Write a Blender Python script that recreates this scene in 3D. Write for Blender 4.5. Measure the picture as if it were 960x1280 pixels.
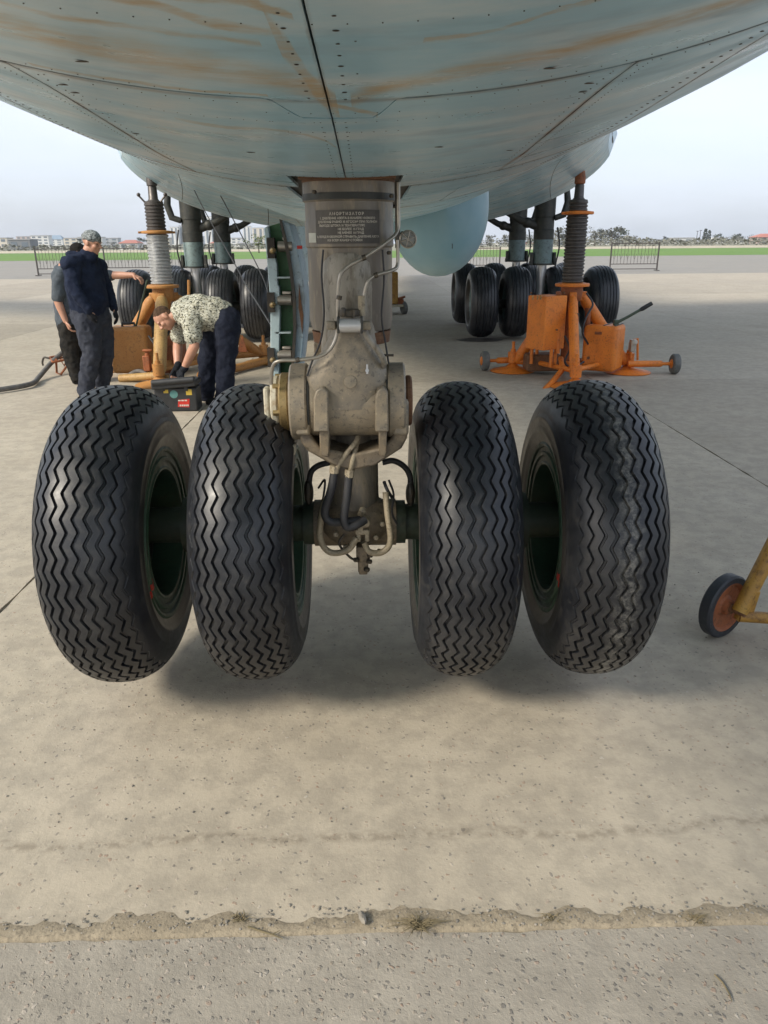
import bpy, bmesh, math, random
from mathutils import Vector, Matrix, noise as mnoise
import numpy as np
random.seed(7)
for o in list(bpy.data.objects): bpy.data.objects.remove(o)
SC = bpy.context.scene
COL = SC.collection
PI = math.pi
# ---------------------------------------------------------------- camera
F_PX, PITCH, YAW, ROLL = 930.0, math.radians(19.9), math.radians(1.0), math.radians(0.45)
EYE = Vector((0.08, 0.0, 1.67))
_f = Vector((math.sin(YAW)*math.cos(PITCH), math.cos(YAW)*math.cos(PITCH), -math.sin(PITCH)))
_r0 = Vector((math.cos(YAW), -math.sin(YAW), 0)); _u0 = _r0.cross(_f)
_r = _r0*math.cos(ROLL) - _u0*math.sin(ROLL); _u = _u0*math.cos(ROLL) + _r0*math.sin(ROLL)
cam = bpy.data.cameras.new('camera'); cam_o = bpy.data.objects.new('camera', cam); COL.objects.link(cam_o)
cam_o.matrix_world = Matrix(((_r.x, _u.x, -_f.x, EYE.x), (_r.y, _u.y, -_f.y, EYE.y), (_r.z, _u.z, -_f.z, EYE.z), (0, 0, 0, 1)))
cam.sensor_fit = 'VERTICAL'; cam.sensor_height = 36.0; cam.lens = 36.0*F_PX/1280.0
cam.clip_start = 0.05; cam.clip_end = 6000
SC.camera = cam_o
def at(px, py, Y):                      # survey helper: photo pixel + distance -> world point
    d = _f + _r*((px-480)/F_PX) + _u*((640-py)/F_PX)
    return EYE + d*(Y/d.y)
# ---------------------------------------------------------------- world and sun
SUN_EL, SUN_AZ = math.radians(36), math.radians(-122)     # azimuth from +Y towards +X
world = bpy.data.worlds.new('World'); SC.world = world; world.use_nodes = True
nt = world.node_tree; nt.nodes.clear()
out = nt.nodes.new('ShaderNodeOutputWorld'); bg = nt.nodes.new('ShaderNodeBackground')
sky = nt.nodes.new('ShaderNodeTexSky'); sky.sky_type = 'NISHITA'; sky.sun_disc = False
sky.sun_elevation = SUN_EL; sky.sun_rotation = SUN_AZ; sky.dust_density = 3.0; sky.ozone_density = 1.0
tc = nt.nodes.new('ShaderNodeTexCoord'); mp = nt.nodes.new('ShaderNodeMapping'); mp.inputs['Scale'].default_value = (1.0, 1.0, 4.0)
nz = nt.nodes.new('ShaderNodeTexNoise'); nz.inputs['Scale'].default_value = 1.7; nz.inputs['Detail'].default_value = 6.0; nz.inputs['Roughness'].default_value = 0.55
rmp = nt.nodes.new('ShaderNodeValToRGB')
rmp.color_ramp.elements[0].position = 0.33; rmp.color_ramp.elements[0].color = (0.40, 0.40, 0.40, 1)
rmp.color_ramp.elements[1].position = 0.68; rmp.color_ramp.elements[1].color = (0.97, 0.97, 0.97, 1)
cl = nt.nodes.new('ShaderNodeMixRGB'); cl.inputs[2].default_value = (4.15, 4.5, 5.15, 1)     # bright veil of cloud
nt.links.new(tc.outputs['Generated'], mp.inputs['Vector']); nt.links.new(mp.outputs[0], nz.inputs['Vector'])
nt.links.new(nz.outputs['Fac'], rmp.inputs[0]); nt.links.new(rmp.outputs[0], cl.inputs[0]); nt.links.new(sky.outputs[0], cl.inputs[1])
nt.links.new(cl.outputs[0], bg.inputs[0]); bg.inputs[1].default_value = 0.1
nt.links.new(bg.outputs[0], out.inputs[0])
sun = bpy.data.lights.new('sun', 'SUN'); sun.energy = 1.7; sun.angle = math.radians(13); sun.color = (1.0, 0.92, 0.78)
sun_o = bpy.data.objects.new('sun', sun); COL.objects.link(sun_o)
_sd = Vector((math.sin(SUN_AZ)*math.cos(SUN_EL), math.cos(SUN_AZ)*math.cos(SUN_EL), math.sin(SUN_EL)))
sun_o.rotation_euler = _sd.to_track_quat('Z', 'Y').to_euler(); sun_o.location = (-20, -20, 30)
SC.view_settings.view_transform = 'Standard'; SC.view_settings.look = 'None'; SC.view_settings.gamma = 1.0
SC.view_settings.exposure = 1.27
# ---------------------------------------------------------------- materials
def new_mat(name):
    m = bpy.data.materials.new(name); m.use_nodes = True
    return m, m.node_tree, m.node_tree.nodes['Principled BSDF']
def N(t, typ, **kw):
    n = t.nodes.new(typ)
    for k, v in kw.items(): setattr(n, k, v)
    return n
def noise(t, vec, scale, detail=4, rough=0.55):
    n = N(t, 'ShaderNodeTexNoise'); n.inputs['Scale'].default_value = scale; n.inputs['Detail'].default_value = detail; n.inputs['Roughness'].default_value = rough
    t.links.new(vec, n.inputs['Vector']); return n.outputs['Fac']
def ramp(t, v, stops):
    r = N(t, 'ShaderNodeValToRGB'); e = r.color_ramp.elements
    while len(e) < len(stops): e.new(0.5)
    for i, (p, c) in enumerate(stops):
        e[i].position = p; e[i].color = (c, c, c, 1) if isinstance(c, (int, float)) else (*c, 1)
    t.links.new(v, r.inputs[0]); return r.outputs[0]
def mix(t, fac, a, b, mode='MIX'):
    m = N(t, 'ShaderNodeMixRGB', blend_type=mode)
    for i, x in ((0, fac), (1, a), (2, b)):
        if isinstance(x, (int, float)): m.inputs[i].default_value = x if i == 0 else (x, x, x, 1)
        elif isinstance(x, tuple): m.inputs[i].default_value = (*x, 1)
        else: t.links.new(x, m.inputs[i])
    return m.outputs[0]
def math_n(t, op, a, b=None):
    m = N(t, 'ShaderNodeMath', operation=op)
    for i, x in ((0, a), (1, b)):
        if x is None: continue
        if isinstance(x, (int, float)): m.inputs[i].default_value = x
        else: t.links.new(x, m.inputs[i])
    return m.outputs[0]
def bump(t, p, h, strength=0.3, dist=0.01):
    b = N(t, 'ShaderNodeBump'); b.inputs['Strength'].default_value = strength; b.inputs['Distance'].default_value = dist
    t.links.new(h, b.inputs['Height']); t.links.new(b.outputs[0], p.inputs['Normal']); return b
def coords(t, world_pos=False):
    if world_pos: return N(t, 'ShaderNodeNewGeometry').outputs['Position']
    return N(t, 'ShaderNodeTexCoord').outputs['Object']
MATS = {}
def worn(name, c1, c2, dirt=None, scale=6, rough=(0.45, 0.7), metal=0.0, bmp=0.15, bscale=40, dirt_amt=(0.52, 0.68), spec=0.5, stretch=None):
    """painted / bare surface with mottled colour, dirt patches of their own shape and fine relief"""
    m, t, p = new_mat(name); v = coords(t)
    if stretch:
        mp_ = N(t, 'ShaderNodeMapping'); mp_.inputs['Scale'].default_value = stretch; t.links.new(v, mp_.inputs['Vector']); v = mp_.outputs[0]
    n1 = noise(t, v, scale, 4, 0.6); n2 = noise(t, v, scale*4.3, 4, 0.65); n3 = noise(t, v, bscale, 2)
    c = mix(t, ramp(t, n1, [(0.35, 0.0), (0.65, 1.0)]), c1, c2)
    if dirt is not None:
        c = mix(t, ramp(t, mix(t, 0.45, n2, n1), [(dirt_amt[0], 0.0), (dirt_amt[1], 0.9)]), c, dirt)
    if dirt is not None:                                       # fine specks of grime and chips
        n5 = noise(t, v, scale*9.7, 3, 0.7)
        c = mix(t, ramp(t, n5, [(0.57, 0.0), (0.67, 0.55)]), c, tuple(x*0.45 for x in dirt)); c = mix(t, ramp(t, n5, [(0.30, 0.35), (0.37, 0.0)]), c, tuple(min(0.8, x*1.5) for x in c2))
    t.links.new(c, p.inputs['Base Color'])
    t.links.new(ramp(t, n2, [(0.3, rough[0]), (0.7, rough[1])]), p.inputs['Roughness'])
    p.inputs['Metallic'].default_value = metal; p.inputs['Specular IOR Level'].default_value = spec
    if bmp: bump(t, p, n3, bmp, 0.004)
    MATS[name] = m; return m
worn('strut_grey', (0.15, 0.13, 0.108), (0.225, 0.198, 0.162), (0.36, 0.30, 0.21), 5, (0.36, 0.58), 0.25, 0.08, 60, (0.50, 0.66), 0.5, (1.6, 1.6, 0.45))
worn('tube_tan', (0.25, 0.23, 0.195), (0.35, 0.32, 0.265), (0.17, 0.14, 0.10), 5, (0.4, 0.6), 0.15, 0.08, 50, (0.50, 0.64), 0.5, (1.6, 1.6, 0.5))
worn('knuckle', (0.21, 0.185, 0.148), (0.40, 0.325, 0.22), (0.135, 0.13, 0.12), 6, (0.40, 0.62), 0.2, 0.15, 50, (0.46, 0.72))
worn('fork_brown', (0.15, 0.125, 0.095), (0.27, 0.21, 0.135), (0.075, 0.068, 0.058), 8, (0.45, 0.7), 0.2, 0.15, 60, (0.48, 0.72))
worn('dark_steel', (0.055, 0.05, 0.045), (0.085, 0.075, 0.062), (0.14, 0.11, 0.07), 9, (0.4, 0.65), 0.4, 0.1, 60)
worn('cream_paint', (0.48, 0.44, 0.33), (0.56, 0.52, 0.41), (0.30, 0.21, 0.11), 9, (0.45, 0.6), 0.0, 0.1, 60)
worn('brass', (0.36, 0.26, 0.12), (0.45, 0.33, 0.16), (0.15, 0.11, 0.06), 15, (0.3, 0.5), 0.8, 0.05, 60)
worn('chrome', (0.66, 0.66, 0.66), (0.58, 0.58, 0.58), None, 4, (0.28, 0.38), 0.45, 0.0)
worn('silver_pipe', (0.46, 0.42, 0.36), (0.36, 0.33, 0.28), None, 20, (0.3, 0.45), 0.7, 0.02)
worn('pipe_beige', (0.30, 0.25, 0.17), (0.40, 0.34, 0.24), (0.14, 0.11, 0.08), 14, (0.5, 0.7), 0.1, 0.1)
worn('rubber_hose', (0.022, 0.023, 0.026), (0.04, 0.04, 0.044), (0.12, 0.10, 0.075), 14, (0.45, 0.7), 0, 0.12, 90, (0.58, 0.78))
worn('rust', (0.12, 0.055, 0.025), (0.2, 0.1, 0.05), (0.06, 0.035, 0.02), 14, (0.7, 0.9), 0, 0.3)
worn('axle_green', (0.020, 0.032, 0.022), (0.035, 0.05, 0.03), (0.10, 0.08, 0.055), 9, (0.45, 0.65), 0, 0.1, 50, (0.58, 0.75))
worn('rim_green', (0.026, 0.07, 0.04), (0.04, 0.09, 0.052), (0.07, 0.062, 0.042), 9, (0.4, 0.6), 0, 0.08, 50, (0.55, 0.72))
worn('bay_green', (0.030, 0.115, 0.038), (0.045, 0.14, 0.05), (0.03, 0.06, 0.03), 9, (0.45, 0.6), 0, 0.08)
worn('pale_blue', (0.42, 0.54, 0.57), (0.48, 0.60, 0.62), (0.33, 0.37, 0.36), 5, (0.4, 0.55), 0, 0.05)
worn('door_blue', (0.30, 0.41, 0.47), (0.38, 0.47, 0.52), (0.22, 0.25, 0.25), 5, (0.4, 0.55), 0, 0.05)
worn('orange', (0.74, 0.215, 0.02), (0.62, 0.17, 0.02), (0.27, 0.10, 0.035), 5, (0.42, 0.62), 0, 0.08, 60, (0.56, 0.72))
worn('ochre', (0.40, 0.175, 0.045), (0.46, 0.225, 0.065), (0.17, 0.085, 0.04), 5, (0.5, 0.68), 0, 0.1, 60, (0.54, 0.72))
worn('ochre_tan', (0.45, 0.29, 0.11), (0.40, 0.24, 0.085), (0.2, 0.12, 0.06), 6, (0.5, 0.68), 0, 0.1, 60)
worn('rusty_orange', (0.33, 0.105, 0.035), (0.25, 0.085, 0.035), (0.1, 0.05, 0.025), 10, (0.55, 0.75), 0, 0.2)
worn('yellow_worn', (0.42, 0.235, 0.04), (0.34, 0.175, 0.035), (0.13, 0.07, 0.025), 9, (0.45, 0.65), 0, 0.15, 50, (0.52, 0.68))
worn('screw_dark', (0.085, 0.078, 0.074), (0.12, 0.108, 0.10), (0.05, 0.045, 0.042), 9, (0.35, 0.55), 0.5, 0.1)
worn('screw_bright', (0.50, 0.51, 0.51), (0.42, 0.43, 0.44), (0.25, 0.24, 0.22), 9, (0.3, 0.5), 0.6, 0.08)
worn('gear_teal', (0.17, 0.235, 0.235), (0.13, 0.18, 0.18), (0.07, 0.075, 0.07), 6, (0.4, 0.6), 0.1, 0.08)
worn('gear_dark', (0.035, 0.038, 0.036), (0.055, 0.057, 0.052), (0.09, 0.08, 0.06), 8, (0.45, 0.65), 0.2, 0.1)
worn('black_plastic', (0.016, 0.017, 0.018), (0.024, 0.025, 0.027), None, 20, (0.4, 0.55), 0, 0.06)
worn('grey_wheel', (0.10, 0.105, 0.10), (0.15, 0.15, 0.14), None, 12, (0.6, 0.8), 0, 0.1)
worn('lever_green', (0.05, 0.075, 0.05), (0.07, 0.1, 0.065), (0.03, 0.03, 0.025), 20, (0.45, 0.6), 0, 0.05)
worn('red_paint', (0.45, 0.015, 0.01), (0.52, 0.03, 0.015), None, 40, (0.4, 0.55), 0, 0.02)
worn('placard', (0.075, 0.068, 0.06), (0.10, 0.09, 0.08), None, 30, (0.4, 0.6), 0.3, 0.05)
worn('placard_text', (0.62, 0.58, 0.50), (0.45, 0.41, 0.35), None, 60, (0.5, 0.6), 0.0, 0.0)
worn('white_label', (0.55, 0.55, 0.48), (0.48, 0.48, 0.42), None, 30, (0.6, 0.7), 0, 0.0)
worn('yellow_label', (0.52, 0.36, 0.04), (0.46, 0.32, 0.04), None, 30, (0.5, 0.6), 0, 0.0)
worn('teal_label', (0.06, 0.19, 0.19), (0.10, 0.22, 0.2), None, 30, (0.5, 0.6), 0, 0.0)
worn('fence_dark', (0.05, 0.045, 0.042), (0.075, 0.065, 0.06), None, 20, (0.6, 0.8), 0, 0.0)
worn('cable_grey', (0.10, 0.095, 0.09), (0.15, 0.14, 0.13), (0.22, 0.2, 0.17), 12, (0.55, 0.8), 0, 0.15)
worn('rubber_solid', (0.018, 0.021, 0.027), (0.028, 0.031, 0.037), (0.10, 0.09, 0.08), 10, (0.4, 0.65), 0, 0.12, 50, (0.6, 0.8))
m, t, p = new_mat('glass_lens'); p.inputs['Base Color'].default_value = (0.5, 0.52, 0.5, 1); p.inputs['Roughness'].default_value = 0.08; p.inputs['Transmission Weight'].default_value = 0.55; MATS['glass_lens'] = m
# ---- tyre rubber
def tyre_mat(name, dusty=0.0, band=None):
    m, t, p = new_mat(name); v = coords(t)
    n1 = noise(t, v, 7, 6, 0.65); n2 = noise(t, v, 38, 5, 0.7); n3 = noise(t, v, 160, 3, 0.6)
    c = mix(t, ramp(t, n1, [(0.3, 0), (0.7, 1)]), (0.009, 0.0105, 0.0145), (0.019, 0.021, 0.026))
    c = mix(t, ramp(t, mix(t, 0.4, n2, n1), [(0.50, 0.0), (0.70, 0.5+dusty)]), c, (0.080, 0.075, 0.066))
    n6 = noise(t, v, 3.1, 3, 0.6); c = mix(t, ramp(t, n6, [(0.52, 0.0), (0.7, 0.3)]), c, (0.055, 0.055, 0.056))
    sr = N(t, 'ShaderNodeSeparateXYZ'); t.links.new(v, sr.inputs[0])
    rr = math_n(t, 'SQRT', math_n(t, 'ADD', math_n(t, 'MULTIPLY', sr.outputs['Y'], sr.outputs['Y']), math_n(t, 'MULTIPLY', sr.outputs['Z'], sr.outputs['Z'])))
    c = mix(t, math_n(t, 'MULTIPLY', ramp(t, rr, [(0.318, 0.6), (0.43, 0.0)]), ramp(t, n1, [(0.35, 0.25), (0.6, 1.0)])), c, (0.12, 0.095, 0.066))
    if band is not None:                                      # pale powder ground into the middle ribs
        sx = N(t, 'ShaderNodeSeparateXYZ'); t.links.new(v, sx.inputs[0])
        d = math_n(t, 'ABSOLUTE', math_n(t, 'SUBTRACT', sx.outputs['X'], band))
        b = ramp(t, d, [(0.012, 1.0), (0.05, 0.0)])
        b = mix(t, 1.0, b, ramp(t, mix(t, 0.25, n2, n3), [(0.44, 0.0), (0.64, 1.0)]), 'MULTIPLY')
        c = mix(t, math_n(t, 'MULTIPLY', b, 0.7), c, (0.26, 0.25, 0.22))
    t.links.new(c, p.inputs['Base Color'])
    t.links.new(ramp(t, mix(t, 0.5, n1, n2), [(0.35, 0.30), (0.65, 0.52)]), p.inputs['Roughness'])
    p.inputs['Specular IOR Level'].default_value = 0.55
    bump(t, p, mix(t, 0.4, n2, n3), 0.22, 0.003)
    MATS[name] = m
tyre_mat('tyre'); tyre_mat('tyre_powder', 0.1, 0.0)
tyre_mat('tyre_main', 0.1)
# ---- concrete
def concrete(name, ca, cb, pebbles, bstr, bands=False):
    m, t, p = new_mat(name); v = coords(t, True)
    n0 = noise(t, v, 0.23, 2); n1 = noise(t, v, 1.3, 5, 0.65); n2 = noise(t, v, 9, 5, 0.7); n3 = noise(t, v, 70, 3, 0.7)
    c = mix(t, ramp(t, n1, [(0.32, 0), (0.68, 1)]), ca, cb)
    c = mix(t, ramp(t, n0, [(0.35, 0.0), (0.7, 0.35)]), c, (0.34, 0.31, 0.26))
    c = mix(t, ramp(t, n2, [(0.40, 0.30), (0.58, 0.0)]), c, (0.17, 0.155, 0.13))
    c = mix(t, ramp(t, noise(t, v, 0.8, 4, 0.6), [(0.60, 0.0), (0.72, 0.28)]), c, (0.20, 0.175, 0.14))       # old spills and scuffs
    oi = N(t, 'ShaderNodeObjectInfo')
    c = mix(t, 1.0, c, ramp(t, oi.outputs['Random'], [(0, 0.88), (1, 1.06)]), 'MULTIPLY')
    vo = N(t, 'ShaderNodeTexVoronoi'); vo.inputs['Scale'].default_value = 62
    wv = N(t, 'ShaderNodeVectorMath', operation='MULTIPLY_ADD'); wn = N(t, 'ShaderNodeTexNoise'); wn.inputs['Scale'].default_value = 70; wn.inputs['Detail'].default_value = 2; t.links.new(v, wn.inputs['Vector']); t.links.new(wn.outputs['Color'], wv.inputs[0]); wv.inputs[1].default_value = (0.022, 0.022, 0.022); t.links.new(v, wv.inputs[2]); t.links.new(wv.outputs[0], vo.inputs['Vector'])
    sp = N(t, 'ShaderNodeSeparateColor'); t.links.new(vo.outputs['Color'], sp.inputs[0])
    stone = ramp(t, sp.outputs[1], [(0.0, (0.10, 0.095, 0.09)), (0.35, (0.20, 0.19, 0.175)), (0.55, (0.33, 0.27, 0.20)), (0.72, (0.27, 0.165, 0.115)), (1.0, (0.50, 0.46, 0.40))])
    sel = math_n(t, 'MULTIPLY', ramp(t, vo.outputs['Distance'], [(0.22, 1.0), (0.38, 0.0)]), ramp(t, sp.outputs[0], [(0.80-pebbles, 0), (0.84-pebbles, 1)]))
    c = mix(t, math_n(t, 'MULTIPLY', sel, 0.6), c, stone)
    vp = N(t, 'ShaderNodeTexVoronoi'); vp.inputs['Scale'].default_value = 34; t.links.new(wv.outputs[0], vp.inputs['Vector'])
    sp2 = N(t, 'ShaderNodeSeparateColor'); t.links.new(vp.outputs['Color'], sp2.inputs[0])
    pit = math_n(t, 'MULTIPLY', ramp(t, vp.outputs['Distance'], [(0.08, 1.0), (0.22, 0.0)]), ramp(t, mix(t, 0.55, sp2.outputs[0], n2), [(0.62, 0), (0.74, 1)]))
    c = mix(t, math_n(t, 'MULTIPLY', pit, 0.32), c, (0.15, 0.13, 0.10))
    if bands:                                                # old scraped line across the slab, dirt lodged in it
        sx = N(t, 'ShaderNodeSeparateXYZ'); t.links.new(v, sx.inputs[0])
        wob = math_n(t, 'ADD', sx.outputs['Y'], math_n(t, 'MULTIPLY', math_n(t, 'SUBTRACT', noise(t, v, 2.0, 4), 0.5), 0.16))
        d = math_n(t, 'ABSOLUTE', math_n(t, 'SUBTRACT', wob, 1.765))
        b = math_n(t, 'MULTIPLY', ramp(t, d, [(0.004, 1.0), (0.03, 0.0)]), ramp(t, mix(t, 0.5, n2, noise(t, v, 30, 3)), [(0.46, 0), (0.56, 1)]))
        c = mix(t, math_n(t, 'MULTIPLY', b, 0.5), c, (0.14, 0.115, 0.085))
    t.links.new(c, p.inputs['Base Color'])
    t.links.new(ramp(t, n2, [(0.3, 0.75), (0.7, 0.95)]), p.inputs['Roughness'])
    p.inputs['Specular IOR Level'].default_value = 0.25
    h = mix(t, 0.45, n3, noise(t, v, 14, 2, 0.6)); h = mix(t, math_n(t, 'MULTIPLY', sel, 0.6), h, 1.0)
    bump(t, p, h, bstr, 0.006)
    MATS[name] = m
concrete('concrete', (0.395, 0.345, 0.268), (0.47, 0.415, 0.328), 0.03, 0.5, True)
concrete('concrete_rough', (0.275, 0.25, 0.21), (0.355, 0.322, 0.27), 0.42, 0.9)
concrete('asphalt_old', (0.25, 0.24, 0.215), (0.30, 0.285, 0.255), 0.15, 0.5)
worn('joint_dirt', (0.20, 0.175, 0.135), (0.27, 0.235, 0.18), None, 20, (0.9, 0.95), 0, 0.5, 60)
worn('sand', (0.25, 0.21, 0.15), (0.32, 0.27, 0.195), (0.15, 0.125, 0.09), 14, (0.9, 0.95), 0, 0.6, 120)
worn('dry_grass', (0.20, 0.16, 0.09), (0.12, 0.10, 0.055), None, 20, (0.8, 0.9), 0, 0)
worn('pebble', (0.17, 0.155, 0.13), (0.31, 0.28, 0.235), None, 30, (0.7, 0.85), 0, 0.2)
m, t, p = new_mat('oil_stain'); v = coords(t); n1 = noise(t, v, 3, 5)
t.links.new(mix(t, ramp(t, n1, [(0.35, 0), (0.65, 1)]), (0.05, 0.043, 0.035), (0.10, 0.085, 0.07)), p.inputs['Base Color']); p.inputs['Roughness'].default_value = 0.5; MATS['oil_stain'] = m
m, t, p = new_mat('grass'); v = coords(t, True); n1 = noise(t, v, 0.06, 6, 0.65); n2 = noise(t, v, 1.4, 4, 0.7)
c = mix(t, ramp(t, n1, [(0.35, 0), (0.65, 1)]), (0.085, 0.19, 0.022), (0.12, 0.22, 0.03)); c = mix(t, ramp(t, n2, [(0.45, 0), (0.75, 0.5)]), c, (0.19, 0.20, 0.06))
t.links.new(c, p.inputs['Base Color']); p.inputs['Roughness'].default_value = 0.9; bump(t, p, n2, 0.8, 0.1); MATS['grass'] = m
m, t, p = new_mat('far_field'); v = coords(t, True); n1 = noise(t, v, 0.02, 6, 0.65)
t.links.new(mix(t, n1, (0.16, 0.17, 0.09), (0.28, 0.26, 0.2)), p.inputs['Base Color']); p.inputs['Roughness'].default_value = 0.95; MATS['far_field'] = m
# ---- belly paint: faded grey-blue with run-off stains that follow their own curves
AX_ = 0.016
def belly_paint():
    m, t, p = new_mat('belly_paint'); v = coords(t, True)
    mpn = N(t, 'ShaderNodeMapping'); mpn.inputs['Scale'].default_value = (0.45, 1.2, 1.0); t.links.new(v, mpn.inputs['Vector'])
    sv = mpn.outputs[0]
    n1 = noise(t, v, 1.1, 6, 0.6); n2 = noise(t, sv, 3.2, 7, 0.65); n3 = noise(t, sv, 6, 4, 0.6); n4 = noise(t, v, 90, 3)
    c = mix(t, ramp(t, n1, [(0.3, 0), (0.7, 1)]), (0.27, 0.485, 0.60), (0.39, 0.575, 0.66))
    c = mix(t, ramp(t, n2, [(0.47, 0.0), (0.62, 0.8)]), c, (0.56, 0.635, 0.665))
    c = mix(t, ramp(t, n3, [(0.55, 0.0), (0.70, 0.55)]), c, (0.22, 0.33, 0.41))
    sx = N(t, 'ShaderNodeSeparateXYZ'); t.links.new(v, sx.inputs[0])
    X, Y = sx.outputs['X'], sx.outputs['Y']
    wob = math_n(t, 'MULTIPLY', math_n(t, 'SUBTRACT', noise(t, v, 9, 5, 0.6), 0.5), 0.07)
    streak = noise(t, sv, 24, 5, 0.7)
    def stain(pts, w, amt, edge=0.6):
        nonlocal c
        x0, x1 = pts[0][0]-0.001, pts[-1][0]+0.001; y0, y1 = min(q[1] for q in pts)-0.02, max(q[1] for q in pts)+0.02
        u = N(t, 'ShaderNodeMapRange'); u.inputs['From Min'].default_value = x0; u.inputs['From Max'].default_value = x1; u.clamp = True
        t.links.new(X, u.inputs['Value'])
        fc = N(t, 'ShaderNodeFloatCurve'); cv = fc.mapping.curves[0]
        Q = [((a-x0)/(x1-x0), (b-y0)/(y1-y0)) for a, b in pts]
        cv.points[0].location = (0.0, Q[0][1]); cv.points[1].location = (1.0, Q[-1][1])
        for a, b in Q[1:-1]: cv.points.new(a, b)
        fc.mapping.update(); t.links.new(u.outputs[0], fc.inputs['Value'])
        yc = math_n(t, 'ADD', math_n(t, 'MULTIPLY', fc.outputs[0], y1-y0), y0)
        d = math_n(t, 'ABSOLUTE', math_n(t, 'ADD', math_n(t, 'SUBTRACT', Y, yc), wob))
        e = N(t, 'ShaderNodeMapRange', interpolation_type='SMOOTHSTEP'); e.inputs['From Min'].default_value = w; e.inputs['From Max'].default_value = w*(1-edge)
        t.links.new(d, e.inputs['Value'])
        inx = math_n(t, 'MULTIPLY', math_n(t, 'GREATER_THAN', X, x0), math_n(t, 'LESS_THAN', X, x1))
        k = math_n(t, 'MULTIPLY', math_n(t, 'MULTIPLY', e.outputs[0], inx), ramp(t, streak, [(0.33, 0.2), (0.62, 1.0)]))
        k = math_n(t, 'MULTIPLY', k, ramp(t, n1, [(0.3, 0.45), (0.6, 1.0)]))
        c = mix(t, math_n(t, 'MULTIPLY', k, min(1.0, amt*1.5)), c, (0.43, 0.30, 0.14))
    stain([(-0.70, 1.03), (-0.38, 1.103), (-0.297, 1.144), (-0.203, 1.18), (-0.10, 1.215), (0.02, 1.36)], 0.125, 0.85, 0.95)
    stain([(-0.62, 0.95), (-0.40, 0.97), (-0.25, 1.02), (-0.15, 1.04), (-0.05, 1.06)], 0.02, 0.6, 0.9)
    stain([(-0.42, 0.80), (-0.25, 0.84), (-0.1, 0.88), (-0.03, 0.9)], 0.03, 0.6, 0.9)
    stain([(-0.40, 0.86), (-0.151, 0.921), (-0.09, 0.99), (-0.02, 1.014)], 0.028, 0.8)
    stain([(-0.22, 0.84), (-0.10, 0.90), (-0.02, 0.925), (0.0, 0.95)], 0.018, 0.85)
    stain([(-0.028, 1.02), (-0.014, 1.13), (0.0, 1.30), (0.03, 1.45)], 0.13, 0.75, 0.5)
    stain([(0.02, 1.425), (0.055, 1.47), (0.10, 1.54)], 0.028, 0.9)
    stain([(0.056, 1.40), (0.156, 1.278), (0.247, 1.236), (0.377, 1.202), (0.52, 1.149), (0.8, 1.08)], 0.075, 0.85, 0.95)
    stain([(0.153, 1.062), (0.22, 1.051), (0.307, 1.006), (0.42, 0.95)], 0.012, 0.75)
    stain([(-0.30, 1.66), (-0.195, 1.70), (-0.112, 1.69), (0.009, 1.87)], 0.02, 0.5)
    stain([(-0.45, 1.36), (-0.2, 1.36), (-0.08, 1.372)], 0.014, 0.7)
    # brown dirt drawn along the seams
    def seam(coord, at_, w, lo=None, hi=None, amt=0.8, other=None):
        nonlocal c
        d = math_n(t, 'ABSOLUTE', math_n(t, 'SUBTRACT', math_n(t, 'ADD', coord, math_n(t, 'MULTIPLY', wob, 0.12)), at_))
        k = ramp(t, math_n(t, 'DIVIDE', d, w), [(0.15, 1.0), (1.0, 0.0)])
        if lo is not None: k = math_n(t, 'MULTIPLY', k, math_n(t, 'MULTIPLY', math_n(t, 'GREATER_THAN', other, lo), math_n(t, 'LESS_THAN', other, hi)))
        c = mix(t, math_n(t, 'MULTIPLY', math_n(t, 'MULTIPLY', k, amt), ramp(t, noise(t, v, 6, 3), [(0.35, 0.35), (0.6, 1.0)])), c, (0.13, 0.085, 0.045))
    seam(X, AX_, 0.006, amt=0.5); seam(Y, 1.405, 0.022); seam(Y, 2.80, 0.05); seam(Y, 4.25, 0.08)
    seam(X, -0.505, 0.012, 1.4, 2.8, 0.9, Y); seam(X, 0.53, 0.012, 1.4, 2.8, 0.9, Y); seam(X, -0.80, 0.014); seam(X, 0.83, 0.014)
    t.links.new(c, p.inputs['Base Color'])
    t.links.new(ramp(t, n3, [(0.3, 0.24), (0.7, 0.42)]), p.inputs['Roughness'])
    p.inputs['Specular IOR Level'].default_value = 0.5
    bump(t, p, mix(t, 0.35, noise(t, sv, 3.2, 2, 0.6), n4), 0.06, 0.006)
    MATS['belly_paint'] = m
belly_paint()
worn('under_skin', (0.03, 0.026, 0.022), (0.05, 0.042, 0.033), None, 10, (0.7, 0.8), 0, 0)
worn('rivet_brown', (0.045, 0.035, 0.03), (0.08, 0.06, 0.045), None, 30, (0.6, 0.8), 0, 0)
# ---- people
def cloth(name, c1, c2, scale=14, fold=0.5):
    m, t, p = new_mat(name); v = coords(t)
    n1 = noise(t, v, scale, 5, 0.6); n2 = noise(t, v, 7, 3, 0.5); n3 = noise(t, v, 220, 2)
    t.links.new(mix(t, ramp(t, n1, [(0.38, 0), (0.62, 1)]), c1, c2), p.inputs['Base Color']); p.inputs['Roughness'].default_value = 0.9; p.inputs['Specular IOR Level'].default_value = 0.15
    bump(t, p, mix(t, 0.2, n2, n3), fold, 0.05); MATS[name] = m
cloth('navy_cloth', (0.011, 0.016, 0.034), (0.018, 0.025, 0.048)); cloth('grey_trouser', (0.032, 0.036, 0.05), (0.048, 0.053, 0.068))
cloth('dark_trouser', (0.016, 0.016, 0.016), (0.034, 0.031, 0.027)); cloth('grey_shirt', (0.075, 0.09, 0.105), (0.10, 0.115, 0.13)); cloth('navy_trouser', (0.011, 0.014, 0.026), (0.018, 0.022, 0.036))
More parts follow.
